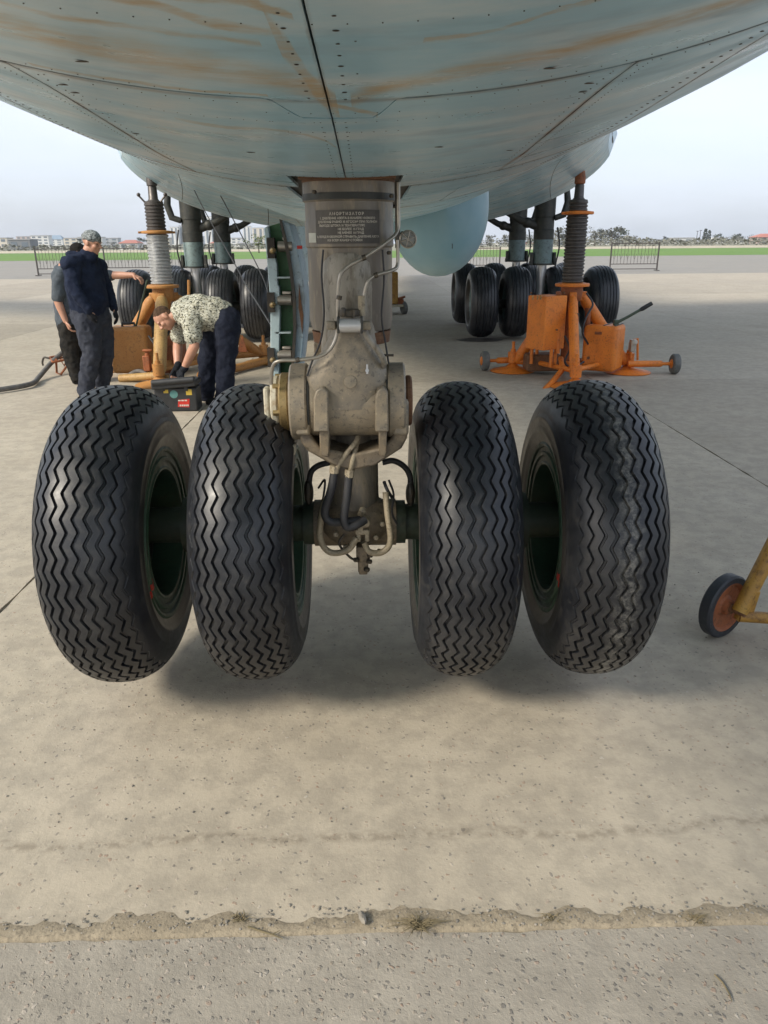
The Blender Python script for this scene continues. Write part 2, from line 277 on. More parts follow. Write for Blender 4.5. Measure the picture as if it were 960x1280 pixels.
cloth('glove', (0.012, 0.014, 0.018), (0.022, 0.024, 0.03)); cloth('shoe', (0.012, 0.012, 0.012), (0.02, 0.02, 0.02))
m, t, p = new_mat('camo_shirt'); v = coords(t); mpn = N(t, 'ShaderNodeMapping'); mpn.inputs['Scale'].default_value = (1, 1, 1.6); t.links.new(v, mpn.inputs['Vector'])
n1 = noise(t, mpn.outputs[0], 26, 3, 0.6); n2 = noise(t, mpn.outputs[0], 44, 3, 0.6)
c = mix(t, ramp(t, n1, [(0.46, 0), (0.50, 1)]), (0.36, 0.35, 0.27), (0.50, 0.50, 0.42)); c = mix(t, ramp(t, n2, [(0.535, 0), (0.57, 1)]), c, (0.035, 0.035, 0.028)); c = mix(t, ramp(t, n1, [(0.60, 0), (0.64, 1)]), c, (0.16, 0.15, 0.09))
t.links.new(c, p.inputs['Base Color']); p.inputs['Roughness'].default_value = 0.9; MATS['camo_shirt'] = m
m, t, p = new_mat('camo_cap'); v = coords(t); n1 = noise(t, v, 40, 3, 0.6); n2 = noise(t, v, 62, 3, 0.6)
c = mix(t, ramp(t, n1, [(0.46, 0), (0.50, 1)]), (0.14, 0.16, 0.165), (0.26, 0.28, 0.28)); c = mix(t, ramp(t, n2, [(0.55, 0), (0.58, 1)]), c, (0.06, 0.065, 0.065))
t.links.new(c, p.inputs['Base Color']); p.inputs['Roughness'].default_value = 0.9; MATS['camo_cap'] = m
m, t, p = new_mat('skin'); v = coords(t); n1 = noise(t, v, 18, 4)
t.links.new(mix(t, n1, (0.40, 0.20, 0.13), (0.52, 0.285, 0.195)), p.inputs['Base Color']); p.inputs['Roughness'].default_value = 0.5; p.inputs['Subsurface Weight'].default_value = 0.1; p.inputs['Subsurface Radius'].default_value = (0.01, 0.004, 0.002); MATS['skin'] = m
cloth('hair', (0.05, 0.032, 0.02), (0.09, 0.055, 0.035), 40, 0.3); cloth('hair_dark', (0.012, 0.011, 0.011), (0.02, 0.018, 0.017), 40, 0.3)
# ---------------------------------------------------------------- mesh builder
WPOS = {}
def wpos(o): return WPOS.get(o.name, Vector((0, 0, 0))) if o else Vector((0, 0, 0))
def tag(o, label=None, cat=None, group=None, kind=None):
    if label: o['label'] = label
    if cat: o['category'] = cat
    if group: o['group'] = group
    if kind: o['kind'] = kind
    return o
def empty(name, loc=(0, 0, 0)):
    o = bpy.data.objects.new(name, None); COL.objects.link(o); o.location = loc; o.empty_display_size = 0.1
    WPOS[o.name] = Vector(loc); return o
def frame_of(d):
    d = d.normalized(); a = Vector((0, 0, 1)) if abs(d.z) < 0.9 else Vector((1, 0, 0))
    x = d.cross(a).normalized(); return x, d.cross(x).normalized()
class MB:
    def __init__(s): s.v = []; s.f = []
    def add(s, vs, fs):
        n = len(s.v); s.v += [Vector(q) for q in vs]; s.f += [tuple(i+n for i in f) for f in fs]; return s
    def box(s, c, size, rot=None):
        c = Vector(c); h = Vector(size)*0.5
        vs = [Vector((x*h.x, y*h.y, z*h.z)) for x in (-1, 1) for y in (-1, 1) for z in (-1, 1)]
        if rot is not None: vs = [rot @ q for q in vs]
        return s.add([q+c for q in vs], [(0, 1, 3, 2), (4, 6, 7, 5), (0, 4, 5, 1), (2, 3, 7, 6), (0, 2, 6, 4), (1, 5, 7, 3)])
    def prism(s, front, back):                     # two matching outlines
        n = len(front)
        return s.add(list(front)+list(back), [tuple(range(n-1, -1, -1)), tuple(range(n, 2*n))] + [(i, (i+1) % n, n+(i+1) % n, n+i) for i in range(n)])
    def pxprism(s, pts, Y0, Y1):                   # outline surveyed at distance Y0, extruded straight back to Y1
        a = [at(x, y, Y0) for x, y in pts]
        return s.prism(a, [Vector((q.x, Y1, q.z)) for q in a])
    def tube(s, pts, r, n=10, caps=True, flat=None):
        pts = [Vector(q) for q in pts]; k = len(pts); rs = r if isinstance(r, (list, tuple)) else [r]*k
        vs = []; fs = []; px = None
        for i, q in enumerate(pts):
            d = (pts[min(i+1, k-1)]-pts[max(i-1, 0)])
            if d.length < 1e-9: d = Vector((0, 0, 1))
            d.normalize()
            if px is None: x, y = frame_of(d)
            else:
                x = (px-d*px.dot(d)); x = x.normalized() if x.length > 1e-6 else frame_of(d)[0]; y = d.cross(x)
            px = x
            for j in range(n):
                a = 2*PI*j/n; vs.append(q+x*(rs[i]*math.cos(a))+y*(rs[i]*math.sin(a)))
        for i in range(k-1):
            for j in range(n): fs.append((i*n+j, i*n+(j+1) % n, (i+1)*n+(j+1) % n, (i+1)*n+j))
        if caps: fs += [tuple(range(n-1, -1, -1)), tuple((k-1)*n+j for j in range(n))]
        return s.add(vs, fs)
    def cyl(s, a, b, r, n=20): return s.tube([a, b], r, n)
    def lathe(s, prof, c, axis=(0, 0, 1), n=32, closed=False):      # prof: (radius, height along axis)
        c = Vector(c); ax = Vector(axis).normalized(); x, y = frame_of(ax); k = len(prof)
        vs = [c+ax*h+x*(r*math.cos(2*PI*j/n))+y*(r*math.sin(2*PI*j/n)) for r, h in prof for j in range(n)]
        fs = [(i*n+j, i*n+(j+1) % n, ((i+1) % k)*n+(j+1) % n, ((i+1) % k)*n+j) for i in range(k if closed else k-1) for j in range(n)]
        if not closed:
            fs += [tuple(range(n-1, -1, -1)), tuple((k-1)*n+j for j in range(n))]
        return s.add(vs, fs)
    def ell(s, c, r, nu=16, nv=10, rot=None):
        c = Vector(c); vs = []
        for i in range(nv+1):
            th = PI*i/nv
            for j in range(nu):
                ph = 2*PI*j/nu; q = Vector((r[0]*math.sin(th)*math.cos(ph), r[1]*math.sin(th)*math.sin(ph), r[2]*math.cos(th)))
                vs.append(c+(rot @ q if rot is not None else q))
        fs = [(i*nu+j, (i+1)*nu+j, (i+1)*nu+(j+1) % nu, i*nu+(j+1) % nu) for i in range(nv) for j in range(nu)]
        return s.add(vs, fs)
    def grid(s, P):                                # rows of points
        m, n = len(P), len(P[0])
        return s.add([q for r in P for q in r], [(i*n+j, i*n+j+1, (i+1)*n+j+1, (i+1)*n+j) for i in range(m-1) for j in range(n-1)])
    def build(s, name, mat, parent=None, bevel=0.0, smooth=38, segs=2, merge=False):
        c = Vector((0, 0, 0))
        if s.v:
            lo = Vector((min(q.x for q in s.v), min(q.y for q in s.v), min(q.z for q in s.v))); hi = Vector((max(q.x for q in s.v), max(q.y for q in s.v), max(q.z for q in s.v)))
            c = (lo+hi)*0.5 if parent else Vector(((lo.x+hi.x)/2, (lo.y+hi.y)/2, lo.z))
        me = bpy.data.meshes.new(name); me.from_pydata([tuple(q-c) for q in s.v], [], s.f)
        bm = bmesh.new(); bm.from_mesh(me)
        if merge: bmesh.ops.remove_doubles(bm, verts=bm.verts, dist=1e-5)
        bmesh.ops.recalc_face_normals(bm, faces=bm.faces); bm.to_mesh(me); bm.free()
        if smooth: me.shade_smooth(); me.set_sharp_from_angle(angle=math.radians(smooth))
        me.materials.append(MATS[mat] if isinstance(mat, str) else mat)
        o = bpy.data.objects.new(name, me); COL.objects.link(o)
        if parent: o.parent = parent
        o.location = c-wpos(parent); WPOS[o.name] = c
        if bevel:
            b = o.modifiers.new('bevel', 'BEVEL'); b.width = bevel; b.segments = segs; b.limit_method = 'ANGLE'; b.angle_limit = math.radians(40)
        return o
def copy_tree(o, parent=None):
    c = o.copy(); COL.objects.link(c); c.parent = parent
    for ch in list(o.children): copy_tree(ch, c)
    return c
def smooth_path(pts, k=6):                         # Catmull-Rom
    P = [Vector(q) for q in pts]; P = [P[0]*2-P[1]]+P+[P[-1]*2-P[-2]]; out_ = []
    for i in range(1, len(P)-2):
        for j in range(k):
            u = j/k; a, b, c, d = P[i-1], P[i], P[i+1], P[i+2]
            out_.append(0.5*((2*b)+(c-a)*u+(2*a-5*b+4*c-d)*u*u+(3*b-a-3*c+d)*u**3))
    out_.append(P[-2]); return out_
# ---------------------------------------------------------------- ground
def sheet(name, x0, x1, y0, y1, z, mat, kind='structure'):
    return tag(MB().add([(x0, y0, z), (x1, y0, z), (x1, y1, z), (x0, y1, z)], [(0, 1, 2, 3)]).build(name, mat, smooth=0), kind=kind)
sheet('ground', -1500, 1500, -300, 1500, -0.10, 'far_field')
sheet('taxiway', -300, 300, -80, 94, -0.035, 'asphalt_old')
gr = MB(); XS = np.linspace(-420, 420, 60)
edge = [(x, 93.5+1.2*mnoise.noise(Vector((x*0.06, 0, 0)))) for x in XS]
gr.grid([[(x, y, -0.028) for x, y in edge], [(x, 150, 0.02) for x in XS], [(x, 178+6*mnoise.noise(Vector((x*0.02, 3, 0))), -0.02) for x in XS]])
tag(gr.build('grass_field', 'grass', smooth=0), kind='structure')
apron = sheet('apron', -26, 26, -14.6, 41.6, -0.010, 'joint_dirt')
SX = [-25.7, -21.0, -16.3, -11.6, -6.85, -1.73, 2.93, 7.3, 12.0, 16.7, 21.4, 26.0]
SY = [-14.5, -6.6, 1.44, 9.45, 17.5, 25.5, 33.5, 41.5]
for i in range(len(SX)-1):
    for j in range(len(SY)-1):
        x0, x1, y0, y1 = SX[i]+0.003, SX[i+1]-0.003, SY[j]+0.003, SY[j+1]-0.003
        near = (j in (1, 2) and 4 <= i <= 6)
        pts = []; nx, ny = (90, 90) if near else (1, 1)
        for (a, b, c, d, n) in ((x0, y0, x1, y0, nx), (x1, y0, x1, y1, ny), (x1, y1, x0, y1, nx), (x0, y1, x0, y0, ny)):
            for k in range(n):
                u = k/n; q = Vector((a+(c-a)*u, b+(d-b)*u, 0))
                if near:
                    amp = 0.009
                    inw = Vector(((x0+x1)/2, (y0+y1)/2, 0))-q; e = Vector((0, 1, 0)) if a != c else Vector((1, 0, 0))
                    e = e*(1 if inw.dot(e) > 0 else -1)
                    q += e*max(0, amp*(0.45+mnoise.noise(q*6.0)+0.7*mnoise.noise(q*21.0)))
                pts.append(q)
        zt = -0.004 if j <= 1 else 0.0
        o = MB().prism([Vector((q.x, q.y, zt)) for q in pts], [Vector((q.x, q.y, -0.0095)) for q in pts]).build('concrete_slab', 'concrete_rough' if j <= 1 else 'concrete', apron, bevel=0.0 if near else 0.004, smooth=0)
# sand lodged along the near joint, with grit, a dry tuft, a twig, a pale stone
sb = MB(); rows = []
for k in range(700):
    x = -1.7+4.6*k/699; c0 = 1.452; w = 0.014+0.034*max(0, 0.6+1.1*mnoise.noise(Vector((x*3.1, 5, 0)))+0.9*mnoise.noise(Vector((x*11, 7, 0)))+0.3*mnoise.noise(Vector((x*37, 9, 0))))
    rows.append([Vector((x, c0-0.020+(w+0.022)*u+0.006*mnoise.noise(Vector((x*40, u*9, 0))), (-0.008 if u == 0 else (0.0005 if u == 1 else 0.001+0.004*math.sin(PI*u)*(1+0.8*mnoise.noise(Vector((x*30, u*6, 2)))))))) for u in (0, 0.2, 0.4, 0.6, 0.8, 1)])
tag(sb.grid(rows).build('joint_sand', 'sand'), 'strip of tan sand and grit lodged along the near slab joint', 'sand', kind='stuff')
gb = MB()
for k in range(900):
    big = random.random()
    if k < 500: x, y = random.uniform(-1.2, 1.6), random.gauss(1.472, 0.022)
    else: x, y = random.uniform(-1.4, 1.9), random.uniform(0.9, 3.6)
    r = random.uniform(0.0015, 0.0042)*(1.5 if big > 0.96 else 1)
    z = r*0.5+(0.003 if 1.44 < y < 1.5 else 0)-(0.006 if y < 1.44 else 0)
    gb.ell((x, y, z), (r*random.uniform(.8, 1.5), r, r*0.7), 6, 4, Matrix.Rotation(random.random()*6, 3, 'Z'))
tag(gb.build('grit', 'pebble'), 'loose grit scattered over the concrete near the camera', 'gravel', kind='stuff')
st = MB(); st.ell((0, 0, 0.011), (0.010, 0.022, 0.011), 8, 6, Matrix.Rotation(0.3, 3, 'Z'))
for q in st.v: q *= 1+0.25*mnoise.noise(q*70)
g_ = at(453, 1152, 1.0); tg = EYE+(g_-EYE)*((0-EYE.z)/(g_.z-EYE.z))
o = st.build('stone', 'pebble'); o.location = (tg.x, tg.y, 0.004); tag(o, 'pale grey stone lying on the near joint', 'stone')
def ground_at(px, py, z=0.0):
    d = at(px, py, 1.0)-EYE; return EYE+d*((z-EYE.z)/d.z)
tw = [ground_at(x, y, 0.008) for x, y in ((310, 1158), (326, 1164), (340, 1168), (354, 1174))]
twb = MB().tube(tw, [0.0025, 0.0028, 0.0022, 0.001], 6).tube([tw[2], ground_at(350, 1163, 0.01)], [0.0018, 0.0008], 5)
tag(twb.build('twig', 'dry_grass'), 'thin pale forked twig lying on the near joint', 'twig')
tw = [ground_at(x, y, 0.003) for x, y in ((893, 1218), (903, 1228), (912, 1243), (915, 1252))]
tag(MB().tube(tw, [0.002, 0.0024, 0.002, 0.001], 6).build('twig', 'dry_grass'), 'dark bent twig on the rough slab at bottom right', 'twig')
def tuft(px, py, n, h, spread, label):
    c = ground_at(px, py); b = MB()
    for k in range(n):
        a = random.random()*2*PI; l = h*random.uniform(0.5, 1); s = spread*random.uniform(0.4, 1.2)
        d = Vector((math.cos(a)*1.4, math.sin(a)*0.6, 0)); c1 = c+Vector((random.uniform(-.012, .012), random.uniform(-.008, .008), 0))
        b.tube([c1, c1+d*s*0.4+Vector((0, 0, l*0.7)), c1+d*s+Vector((0, 0, l*0.55))], [0.0014, 0.0011, 0.0004], 4, caps=False)
    tag(b.build('dry_tuft', 'dry_grass'), label, 'grass')
tuft(524, 1160, 70, 0.035, 0.055, 'spiky dry grass tuft in the joint below the nose gear')
tuft(300, 1150, 26, 0.02, 0.025, 'small dry tuft in the joint left of the forked twig')
tuft(690, 1150, 22, 0.018, 0.03, 'flat dry tuft in the joint right of the spiky one')
tuft(868, 1152, 24, 0.02, 0.03, 'small dry tuft in the joint near the right edge')
sd = MB(); c = ground_at(600, 425)
sd.add([(c.x+0.42*math.cos(a)*(1+.25*mnoise.noise(Vector((math.cos(a)*2, math.sin(a)*2, 0)))), c.y+0.3*math.sin(a), 0.004) for a in [2*PI*k/40 for k in range(40)]], [tuple(range(40))])
tag(sd.build('oil_stain', 'oil_stain', smooth=0), 'dark oil patch on the concrete beside the innermost right main wheel', 'stain', kind='structure')
# ---------------------------------------------------------------- far buildings and trees
def bmat(name, c):
    if name not in MATS: worn(name, c, tuple(x*0.88 for x in c), None, 0.15, (0.8, 0.9), 0, 0)
    return name
WIN = bmat('far_window', (0.13, 0.16, 0.19))
def building(px0, px1, ytop, D, label, wall, name='building', roof=None, floors=3, vertical=False, cat='building'):
    a = at(px0, ytop, D); b = at(px1, ytop, D); h = a.z; x0, x1 = a.x, b.x; w = x1-x0; dp = max(8, w*0.5)
    hr = 0.35*h if roof else 0
    root = empty(name, ((x0+x1)/2, D+dp/2, -0.1)); tag(root, label, cat, 'far buildings beyond the grass')
    hw = h-hr
    MB().box(((x0+x1)/2, D+dp/2, hw/2-0.05), (w, dp, hw+0.1)).build('wall', wall, root, smooth=0)
    if roof:
        e = 0.4
        MB().add([(x0-e, D-e, hw), (x1+e, D-e, hw), (x1+e, D+dp+e, hw), (x0-e, D+dp+e, hw), (x0+w*.22, D+dp/2, h), (x1-w*.22, D+dp/2, h)], [(0, 1, 5, 4), (1, 2, 5), (2, 3, 4, 5), (3, 0, 4), (3, 2, 1, 0)]).build('roof', roof, root, smooth=0)
    else:
        MB().box(((x0+x1)/2, D+dp/2, h+0.2), (w+0.5, dp+0.5, 0.4)).build('roof', 'far_roof', root, smooth=0)
    if vertical:
        n = max(2, int(w/5))
        for k in range(n):
            xc = x0+w*(k+0.5)/n; MB().box((xc, D-0.05, hw*0.52), (w/n*0.42, 0.1, hw*0.86)).build('window_strip', WIN, root, smooth=0)
    else:
        n = max(2, min(7, int(w/4)))
        for f in range(floors):
            for k in range(n):
                MB().box((x0+w*(k+0.5)/n, D-0.05, hw*(f+0.55)/floors), (w/n*0.55, 0.1, hw/floors*0.5)).build('window', WIN, root, smooth=0)
    return root
bmat('far_roof', (0.34, 0.34, 0.34)); bmat('w_white', (0.66, 0.66, 0.64)); bmat('w_cream', (0.60, 0.55, 0.46)); bmat('w_grey', (0.40, 0.42, 0.44)); bmat('w_pink', (0.50, 0.40, 0.36)); bmat('w_dark', (0.19, 0.20, 0.21)); bmat('r_red', (0.42, 0.17, 0.13)); bmat('r_grey', (0.36, 0.36, 0.37)); bmat('r_blue', (0.22, 0.30, 0.38))
B = building
B(-30, 8, 298, 520, 'pale low block at the left edge beyond the grass', 'w_cream', floors=2)
B(10, 37, 300, 330, 'dark glazed long hall at the far left beyond the grass', 'w_dark', floors=1)
B(38, 60, 295, 640, 'pale grey block right of the dark glazed hall', 'w_white', floors=4)
B(60, 77, 294, 700, 'blue roofed pale block behind the left barrier', 'w_white', roof='r_blue', floors=4)
B(79, 96, 298, 600, 'cream block behind the standing men', 'w_cream', floors=3)
B(128, 147, 298, 620, 'grey block left of the red roofed house', 'w_grey', floors=3)
B(148, 171, 300, 300, 'white house with a wide red hipped roof left of the left jack', 'w_white', roof='r_red', floors=1, cat='house', name='house')
B(171, 189, 303, 330, 'small brown house with grey roof beside the left jack', 'w_cream', roof='r_grey', floors=1, cat='house', name='house')
B(212, 222, 284, 1000, 'white tower block just right of the left jack', 'w_white', vertical=True, cat='tower')
B(223, 235, 282, 1010, 'tall grey tower block beside the front left main leg', 'w_grey', vertical=True, cat='tower')
B(254, 268, 271, 980, 'tallest white tower block between the left main legs', 'w_white', vertical=True, cat='tower')
B(268, 274, 278, 1050, 'narrow pale tower behind the left main legs', 'w_cream', vertical=True, cat='tower')
B(303, 313, 283, 1000, 'pale tower block left of the open gear door', 'w_white', vertical=True, cat='tower')
B(315, 329, 285, 960, 'beige tower block beside the open gear door', 'w_cream', vertical=True, cat='tower')
B(296, 322, 301, 420, 'long white low building below the beige tower', 'w_white', roof='r_grey', floors=1)
B(262, 284, 301, 380, 'low house with a pink roof between the left main legs', 'w_cream', roof='r_red', floors=1, cat='house', name='house')
B(596, 616, 304, 380, 'white low building right of the hanging blister', 'w_white', roof='r_grey', floors=1)
B(622, 643, 302, 420, 'white building with grey roof behind the right main legs', 'w_white', roof='r_grey', floors=2)
B(650, 668, 303, 360, 'cream house between the right main legs', 'w_cream', roof='r_red', floors=1, cat='house', name='house')
B(690, 708, 303, 380, 'pale grey house left of the right jack screw', 'w_grey', roof='r_grey', floors=1, cat='house', name='house')
B(742, 762, 301, 400, 'white house with grey roof left of the right barrier', 'w_white', roof='r_grey', floors=1, cat='house', name='house')
B(772, 792, 300, 450, 'grey low building behind the right barrier', 'w_grey', floors=1)
B(842, 868, 298, 420, 'long white shed roof right of the right barrier', 'w_white', floors=1, cat='shed', name='shed')
B(888, 905, 297, 400, 'white roofed shed right of the twin dark trees', 'w_white', roof='w_white', floors=1, cat='shed', name='shed')
B(925, 935, 297, 380, 'small bright white house near the right edge', 'w_white', roof='r_grey', floors=1, cat='house', name='house')
B(949, 985, 292, 330, 'pinkish two storey house at the right edge', 'w_pink', roof='r_red', floors=2, cat='house', name='house')
B(97, 127, 297, 560, 'long pale block behind the heads of the standing men', 'w_white', floors=3)
B(186, 211, 298, 520, 'cream block just behind the left jack screw', 'w_cream', floors=3)
B(236, 253, 296, 700, 'grey block between the towers left of the front left leg', 'w_grey', floors=4)
B(275, 302, 298, 600, 'pale block behind the left main legs', 'w_white', floors=3)
B(20, 44, 296, 760, 'pinkish block above the dark glazed hall', 'w_pink', floors=4)
B(795, 820, 303, 380, 'cream shed behind the right end of the right barrier', 'w_cream', roof='r_grey', floors=1, cat='shed', name='shed')
def leafmat(name, c1, c2):
    m, t, p = new_mat(name); v = coords(t); n1 = noise(t, v, 0.9, 3)
    t.links.new(mix(t, n1, c1, c2), p.inputs['Base Color']); p.inputs['Roughness'].default_value = 0.8; MATS[name] = m
leafmat('leaf_grey', (0.11, 0.12, 0.085), (0.17, 0.16, 0.13)); leafmat('leaf_dark', (0.05, 0.07, 0.05), (0.08, 0.10, 0.07)); leafmat('leaf_fresh', (0.10, 0.14, 0.05), (0.16, 0.17, 0.07))
worn('bark', (0.09, 0.07, 0.055), (0.12, 0.1, 0.08), None, 5, (0.9, 0.95), 0, 0)
def tree_mesh(seed, rx, h, n, column=False):
    rnd = random.Random(seed); b = MB(); cl = [(rnd.gauss(0, rx*0.45), rnd.gauss(0, rx*0.45), h*rnd.uniform(0.38, 0.88), rx*rnd.uniform(0.28, 0.5)) for _ in range(9)]
    for k in range(n):
        if column:
            z = h*rnd.uniform(0.12, 1); rr = rx*math.sin(PI*min(0.95, 0.12+0.85*z/h))**0.6*rnd.random()**0.4; a = rnd.random()*6.28; c = Vector((rr*math.cos(a), rr*math.sin(a), z))
        else:
            q = rnd.choice(cl); d = Vector((rnd.gauss(0, 1), rnd.gauss(0, 1), rnd.gauss(0, .8))).normalized()*q[3]*rnd.random()**0.35; c = Vector(q[:3])+d
        s = h*rnd.uniform(0.03, 0.06); u = Vector((rnd.gauss(0, 1), rnd.gauss(0, 1), rnd.gauss(0, 1))).normalized(); w = frame_of(u)[0]
        b.add([c-u*s, c+w*s*0.8, c+u*s, c-w*s*0.8], [(0, 1, 2, 3)])
    return b
TREES = [('tree', 'leaf_grey', tree_mesh(1, 2.4, 5.5, 420)), ('tree', 'leaf_grey', tree_mesh(2, 3.0, 5.0, 460)), ('tree', 'leaf_dark', tree_mesh(3, 2.2, 5.8, 420)), ('poplar_tree', 'leaf_dark', tree_mesh(4, 1.0, 7.0, 320, True)), ('tree', 'leaf_fresh', tree_mesh(5, 2.0, 4.5, 300))]
TPROTO = {}
def plant(kind, px, D, sc, label):
    nm, lm, b = TREES[kind]; x = at(px, 305, D).x
    root = empty(nm, (x, D, -0.1)); sc *= 1.0; root.scale = (sc*1.25, sc*1.25, sc); root.rotation_euler.z = random.random()*6; tag(root, label, 'tree', 'trees beyond the grass')
    if kind not in TPROTO:
        bb = MB(); bb.v = [q.copy() for q in b.v]; bb.f = b.f; c = MB(); hh = max(q.z for q in b.v)
        c.tube([(0, 0, 0), (0.05, 0, hh*.35), (0, 0.05, hh*.7)], [0.16, 0.11, 0.04], 7)
        for k in range(5):
            a = k*1.3; c.tube([(0, 0, hh*.3+k*.2), (math.cos(a)*.9, math.sin(a)*.9, hh*.5+k*.25)], [0.07, 0.02], 5)
        def mk(n, mb, mt):
            me = bpy.data.meshes.new(n); me.from_pydata([tuple(q) for q in mb.v], [], mb.f); me.materials.append(MATS[mt]); return me
        TPROTO[kind] = (mk('crown', bb, lm), mk('trunk', c, 'bark'))
    for n, me in zip(('crown', 'trunk'), TPROTO[kind]):
        o = bpy.data.objects.new(n, me); COL.objects.link(o); o.parent = root
for i, (k, px, D, s, l) in enumerate([
    (1, 572, 320, 1.0, 'grey green tree just right of the hanging blister'), (0, 584, 330, 1.15, 'taller grey tree over the inner right main wheels'), (0, 630, 340, 0.9, 'small grey tree left of the far right main leg'),
    (1, 660, 340, 1.1, 'wide grey tree between the right main legs'), (0, 697, 300, 1.3, 'tall grey tree left of the right jack screw'), (1, 706, 310, 1.1, 'wide grey tree close to the right jack screw'),
    (1, 743, 300, 1.35, 'wide grey tree just right of the right jack screw'), (2, 751, 320, 1.15, 'dark tree right of the right jack'), (0, 764, 300, 1.3, 'tall grey tree at the left post of the right barrier'), (2, 772, 310, 1.2, 'dark tree behind the left half of the right barrier'),
    (1, 786, 330, 0.9, 'low grey tree behind the middle of the right barrier'), (3, 880, 380, 1.0, 'left one of the twin dark poplars'), (3, 885, 385, 0.9, 'right one of the twin dark poplars'), (2, 897, 420, 0.9, 'low dark tree right of the twin poplars'), (1, 902, 360, 0.75, 'flat grey tree behind the white roofed shed'),
    (1, 917, 350, 0.8, 'bushy grey tree left of the small bright house'), (2, 921, 360, 0.8, 'dark bushy tree left of the small bright house'), (1, 941, 350, 0.8, 'grey tree between the small bright house and pinkish house'), (2, 830, 420, 0.7, 'low dark tree right of the right barrier'),
    (2, 100, 420, 0.9, 'dark tree behind the capped man'), (1, 140, 420, 0.8, 'grey tree left of the red roofed house'), (2, 176, 380, 0.9, 'dark tree behind the red roofed house'), (4, 323, 150, 0.75, 'bare yellowish young tree on the grass beside the open gear door'), (1, 246, 420, 0.9, 'grey tree behind the front left main leg'),
    (0, 610, 350, 0.9, 'grey tree behind the inner right main wheels')]): plant(k, px, D, s, l)
tl = MB(); rnd = random.Random(11)
for k in range(9000):
    px = rnd.choice([rnd.uniform(-60, 340), rnd.uniform(560, 1030), rnd.uniform(640, 1030)]); D = rnd.uniform(230, 420)
    hmax = (1.3 if px < 400 else 2.0)+(0.8 if px < 400 else 1.5)*max(0, mnoise.noise(Vector((px*0.045, 1, 0)))+0.35)+(0.4 if 640 < px < 800 else -0.5 if px > 800 else 0)
    c = Vector((at(px, 305, D).x, D, hmax*rnd.random()**0.8)); s_ = rnd.uniform(0.25, 0.6); u = Vector((rnd.gauss(0, 1), rnd.gauss(0, 1), rnd.gauss(0, 1))).normalized(); w = frame_of(u)[0]
    tl.add([c-u*s_, c+w*s_, c+u*s_, c-w*s_], [(0, 1, 2, 3)])
tag(tl.build('far_trees', 'leaf_grey', smooth=0), 'grey green belt of distant bushes and trees beyond the grass', 'trees', kind='stuff')
for px, top, l in ((872, 289, 'left slim mast beyond the right end of grass'), (876, 288, 'right slim mast beyond the right end of grass')):
    a = at(px, top, 400); b_ = MB().tube([(a.x, 400, -0.1), (a.x, 400, a.z)], [0.22, 0.12], 8).box((a.x, 400, a.z), (1.2, 0.2, 0.25))
    tag(b_.build('mast', 'fence_dark'), l, 'mast')
# perimeter wall behind the grass
a = at(590, 314, 190); b_ = at(1010, 311, 190)
wl = MB(); wl.box(((a.x+b_.x)/2, 190, 0.15), (b_.x-a.x, 0.3, 0.5)); tag(wl.build('perimeter_wall', 'w_cream', smooth=0), 'long pale low wall along the far edge of the grass at right', 'wall')
a = at(-40, 314, 195); b_ = at(340, 314, 195)
wl = MB(); wl.box(((a.x+b_.x)/2, 195, 0.15), (b_.x-a.x, 0.3, 0.5)); tag(wl.build('perimeter_wall', 'w_cream', smooth=0), 'long pale low wall along the far edge of the grass at left', 'wall')
# ---------------------------------------------------------------- barriers
def barrier(x0, x1, y, label, h=1.55, lean=0.0):
    root = empty('barrier_fence', ((x0+x1)/2, y, 0)); tag(root, label, 'fence', 'steel barrier panels on the apron')
    for x in (x0, x1):
        MB().box((x, y, h/2), (0.07, 0.07, h)).box((x, y, 0.02), (0.1, 0.7, 0.04)).build('post', 'fence_dark', root)
    for z in (h-0.08, 0.38, 0.1): MB().box(((x0+x1)/2, y, z), (x1-x0-0.08, 0.04, 0.045)).build('rail', 'fence_dark', root)
    n = int((x1-x0)/0.19)
    for k in range(1, n):
        x = x0+(x1-x0)*k/n; b = MB().tube([(x, y, 0.4), (x, y, h+0.10)], 0.012, 5)
        if k % 2: b.tube([(x-0.11, y, 0.95), (x, y, 0.62), (x+0.11, y, 0.95)], 0.011, 5)
        b.build('bar', 'fence_dark', root)
barrier(14.35, 17.15, 46, 'dark steel barrier panel standing alone right of the right jack', 1.6)
barrier(-19.2, -15.7, 46, 'leftmost steel barrier panel, left of the standing men')
barrier(-15.6, -12.2, 47, 'steel barrier panel mostly hidden by the standing men and left jack')
barrier(-12.1, -8.9, 46.5, 'steel barrier panel seen between left jack and left main leg')
barrier(4.9, 7.8, 46, 'steel barrier panel right of the hanging blister', 1.4)
# ---------------------------------------------------------------- aircraft
AX = 0.016                                            # centre line
plane = empty('aircraft', (AX, 2.6, 0)); tag(plane, 'large pale grey blue jet aircraft raised on two jacks, seen from under its nose', 'aircraft')
ZY = [-5.2, -4.6, -3.4, -2.0, 0, .9, 1.6, 2.35, 3, 5, 8, 14, 30, 40]; ZB = [4.0, 3.1, 2.42, 2.13, 1.95, 1.905, 1.888, 1.852, 1.842, 1.828, 1.812, 1.80, 1.80, 2.4]
RY = [-5.2, -4.6, -3.4, -2.0, 0, 2, 30, 40]; RR = [0.25, 1.15, 1.8, 2.15, 2.36, 2.4, 2.4, 2.0]
def zb(y): return float(np.interp(y, ZY, ZB))
def rad(y): return float(np.interp(y, RY, RR))
def skin(x, y, off=0.0):                              # belly surface; off > 0 lifts inward
    R = rad(y); d = max(-R*0.999, min(R*0.999, x-AX)); n = Vector((-d/R, 0, math.sqrt(1-(d/R)**2)))
    return Vector((x, y, zb(y)+R-math.sqrt(R*R-d*d)))+n*off
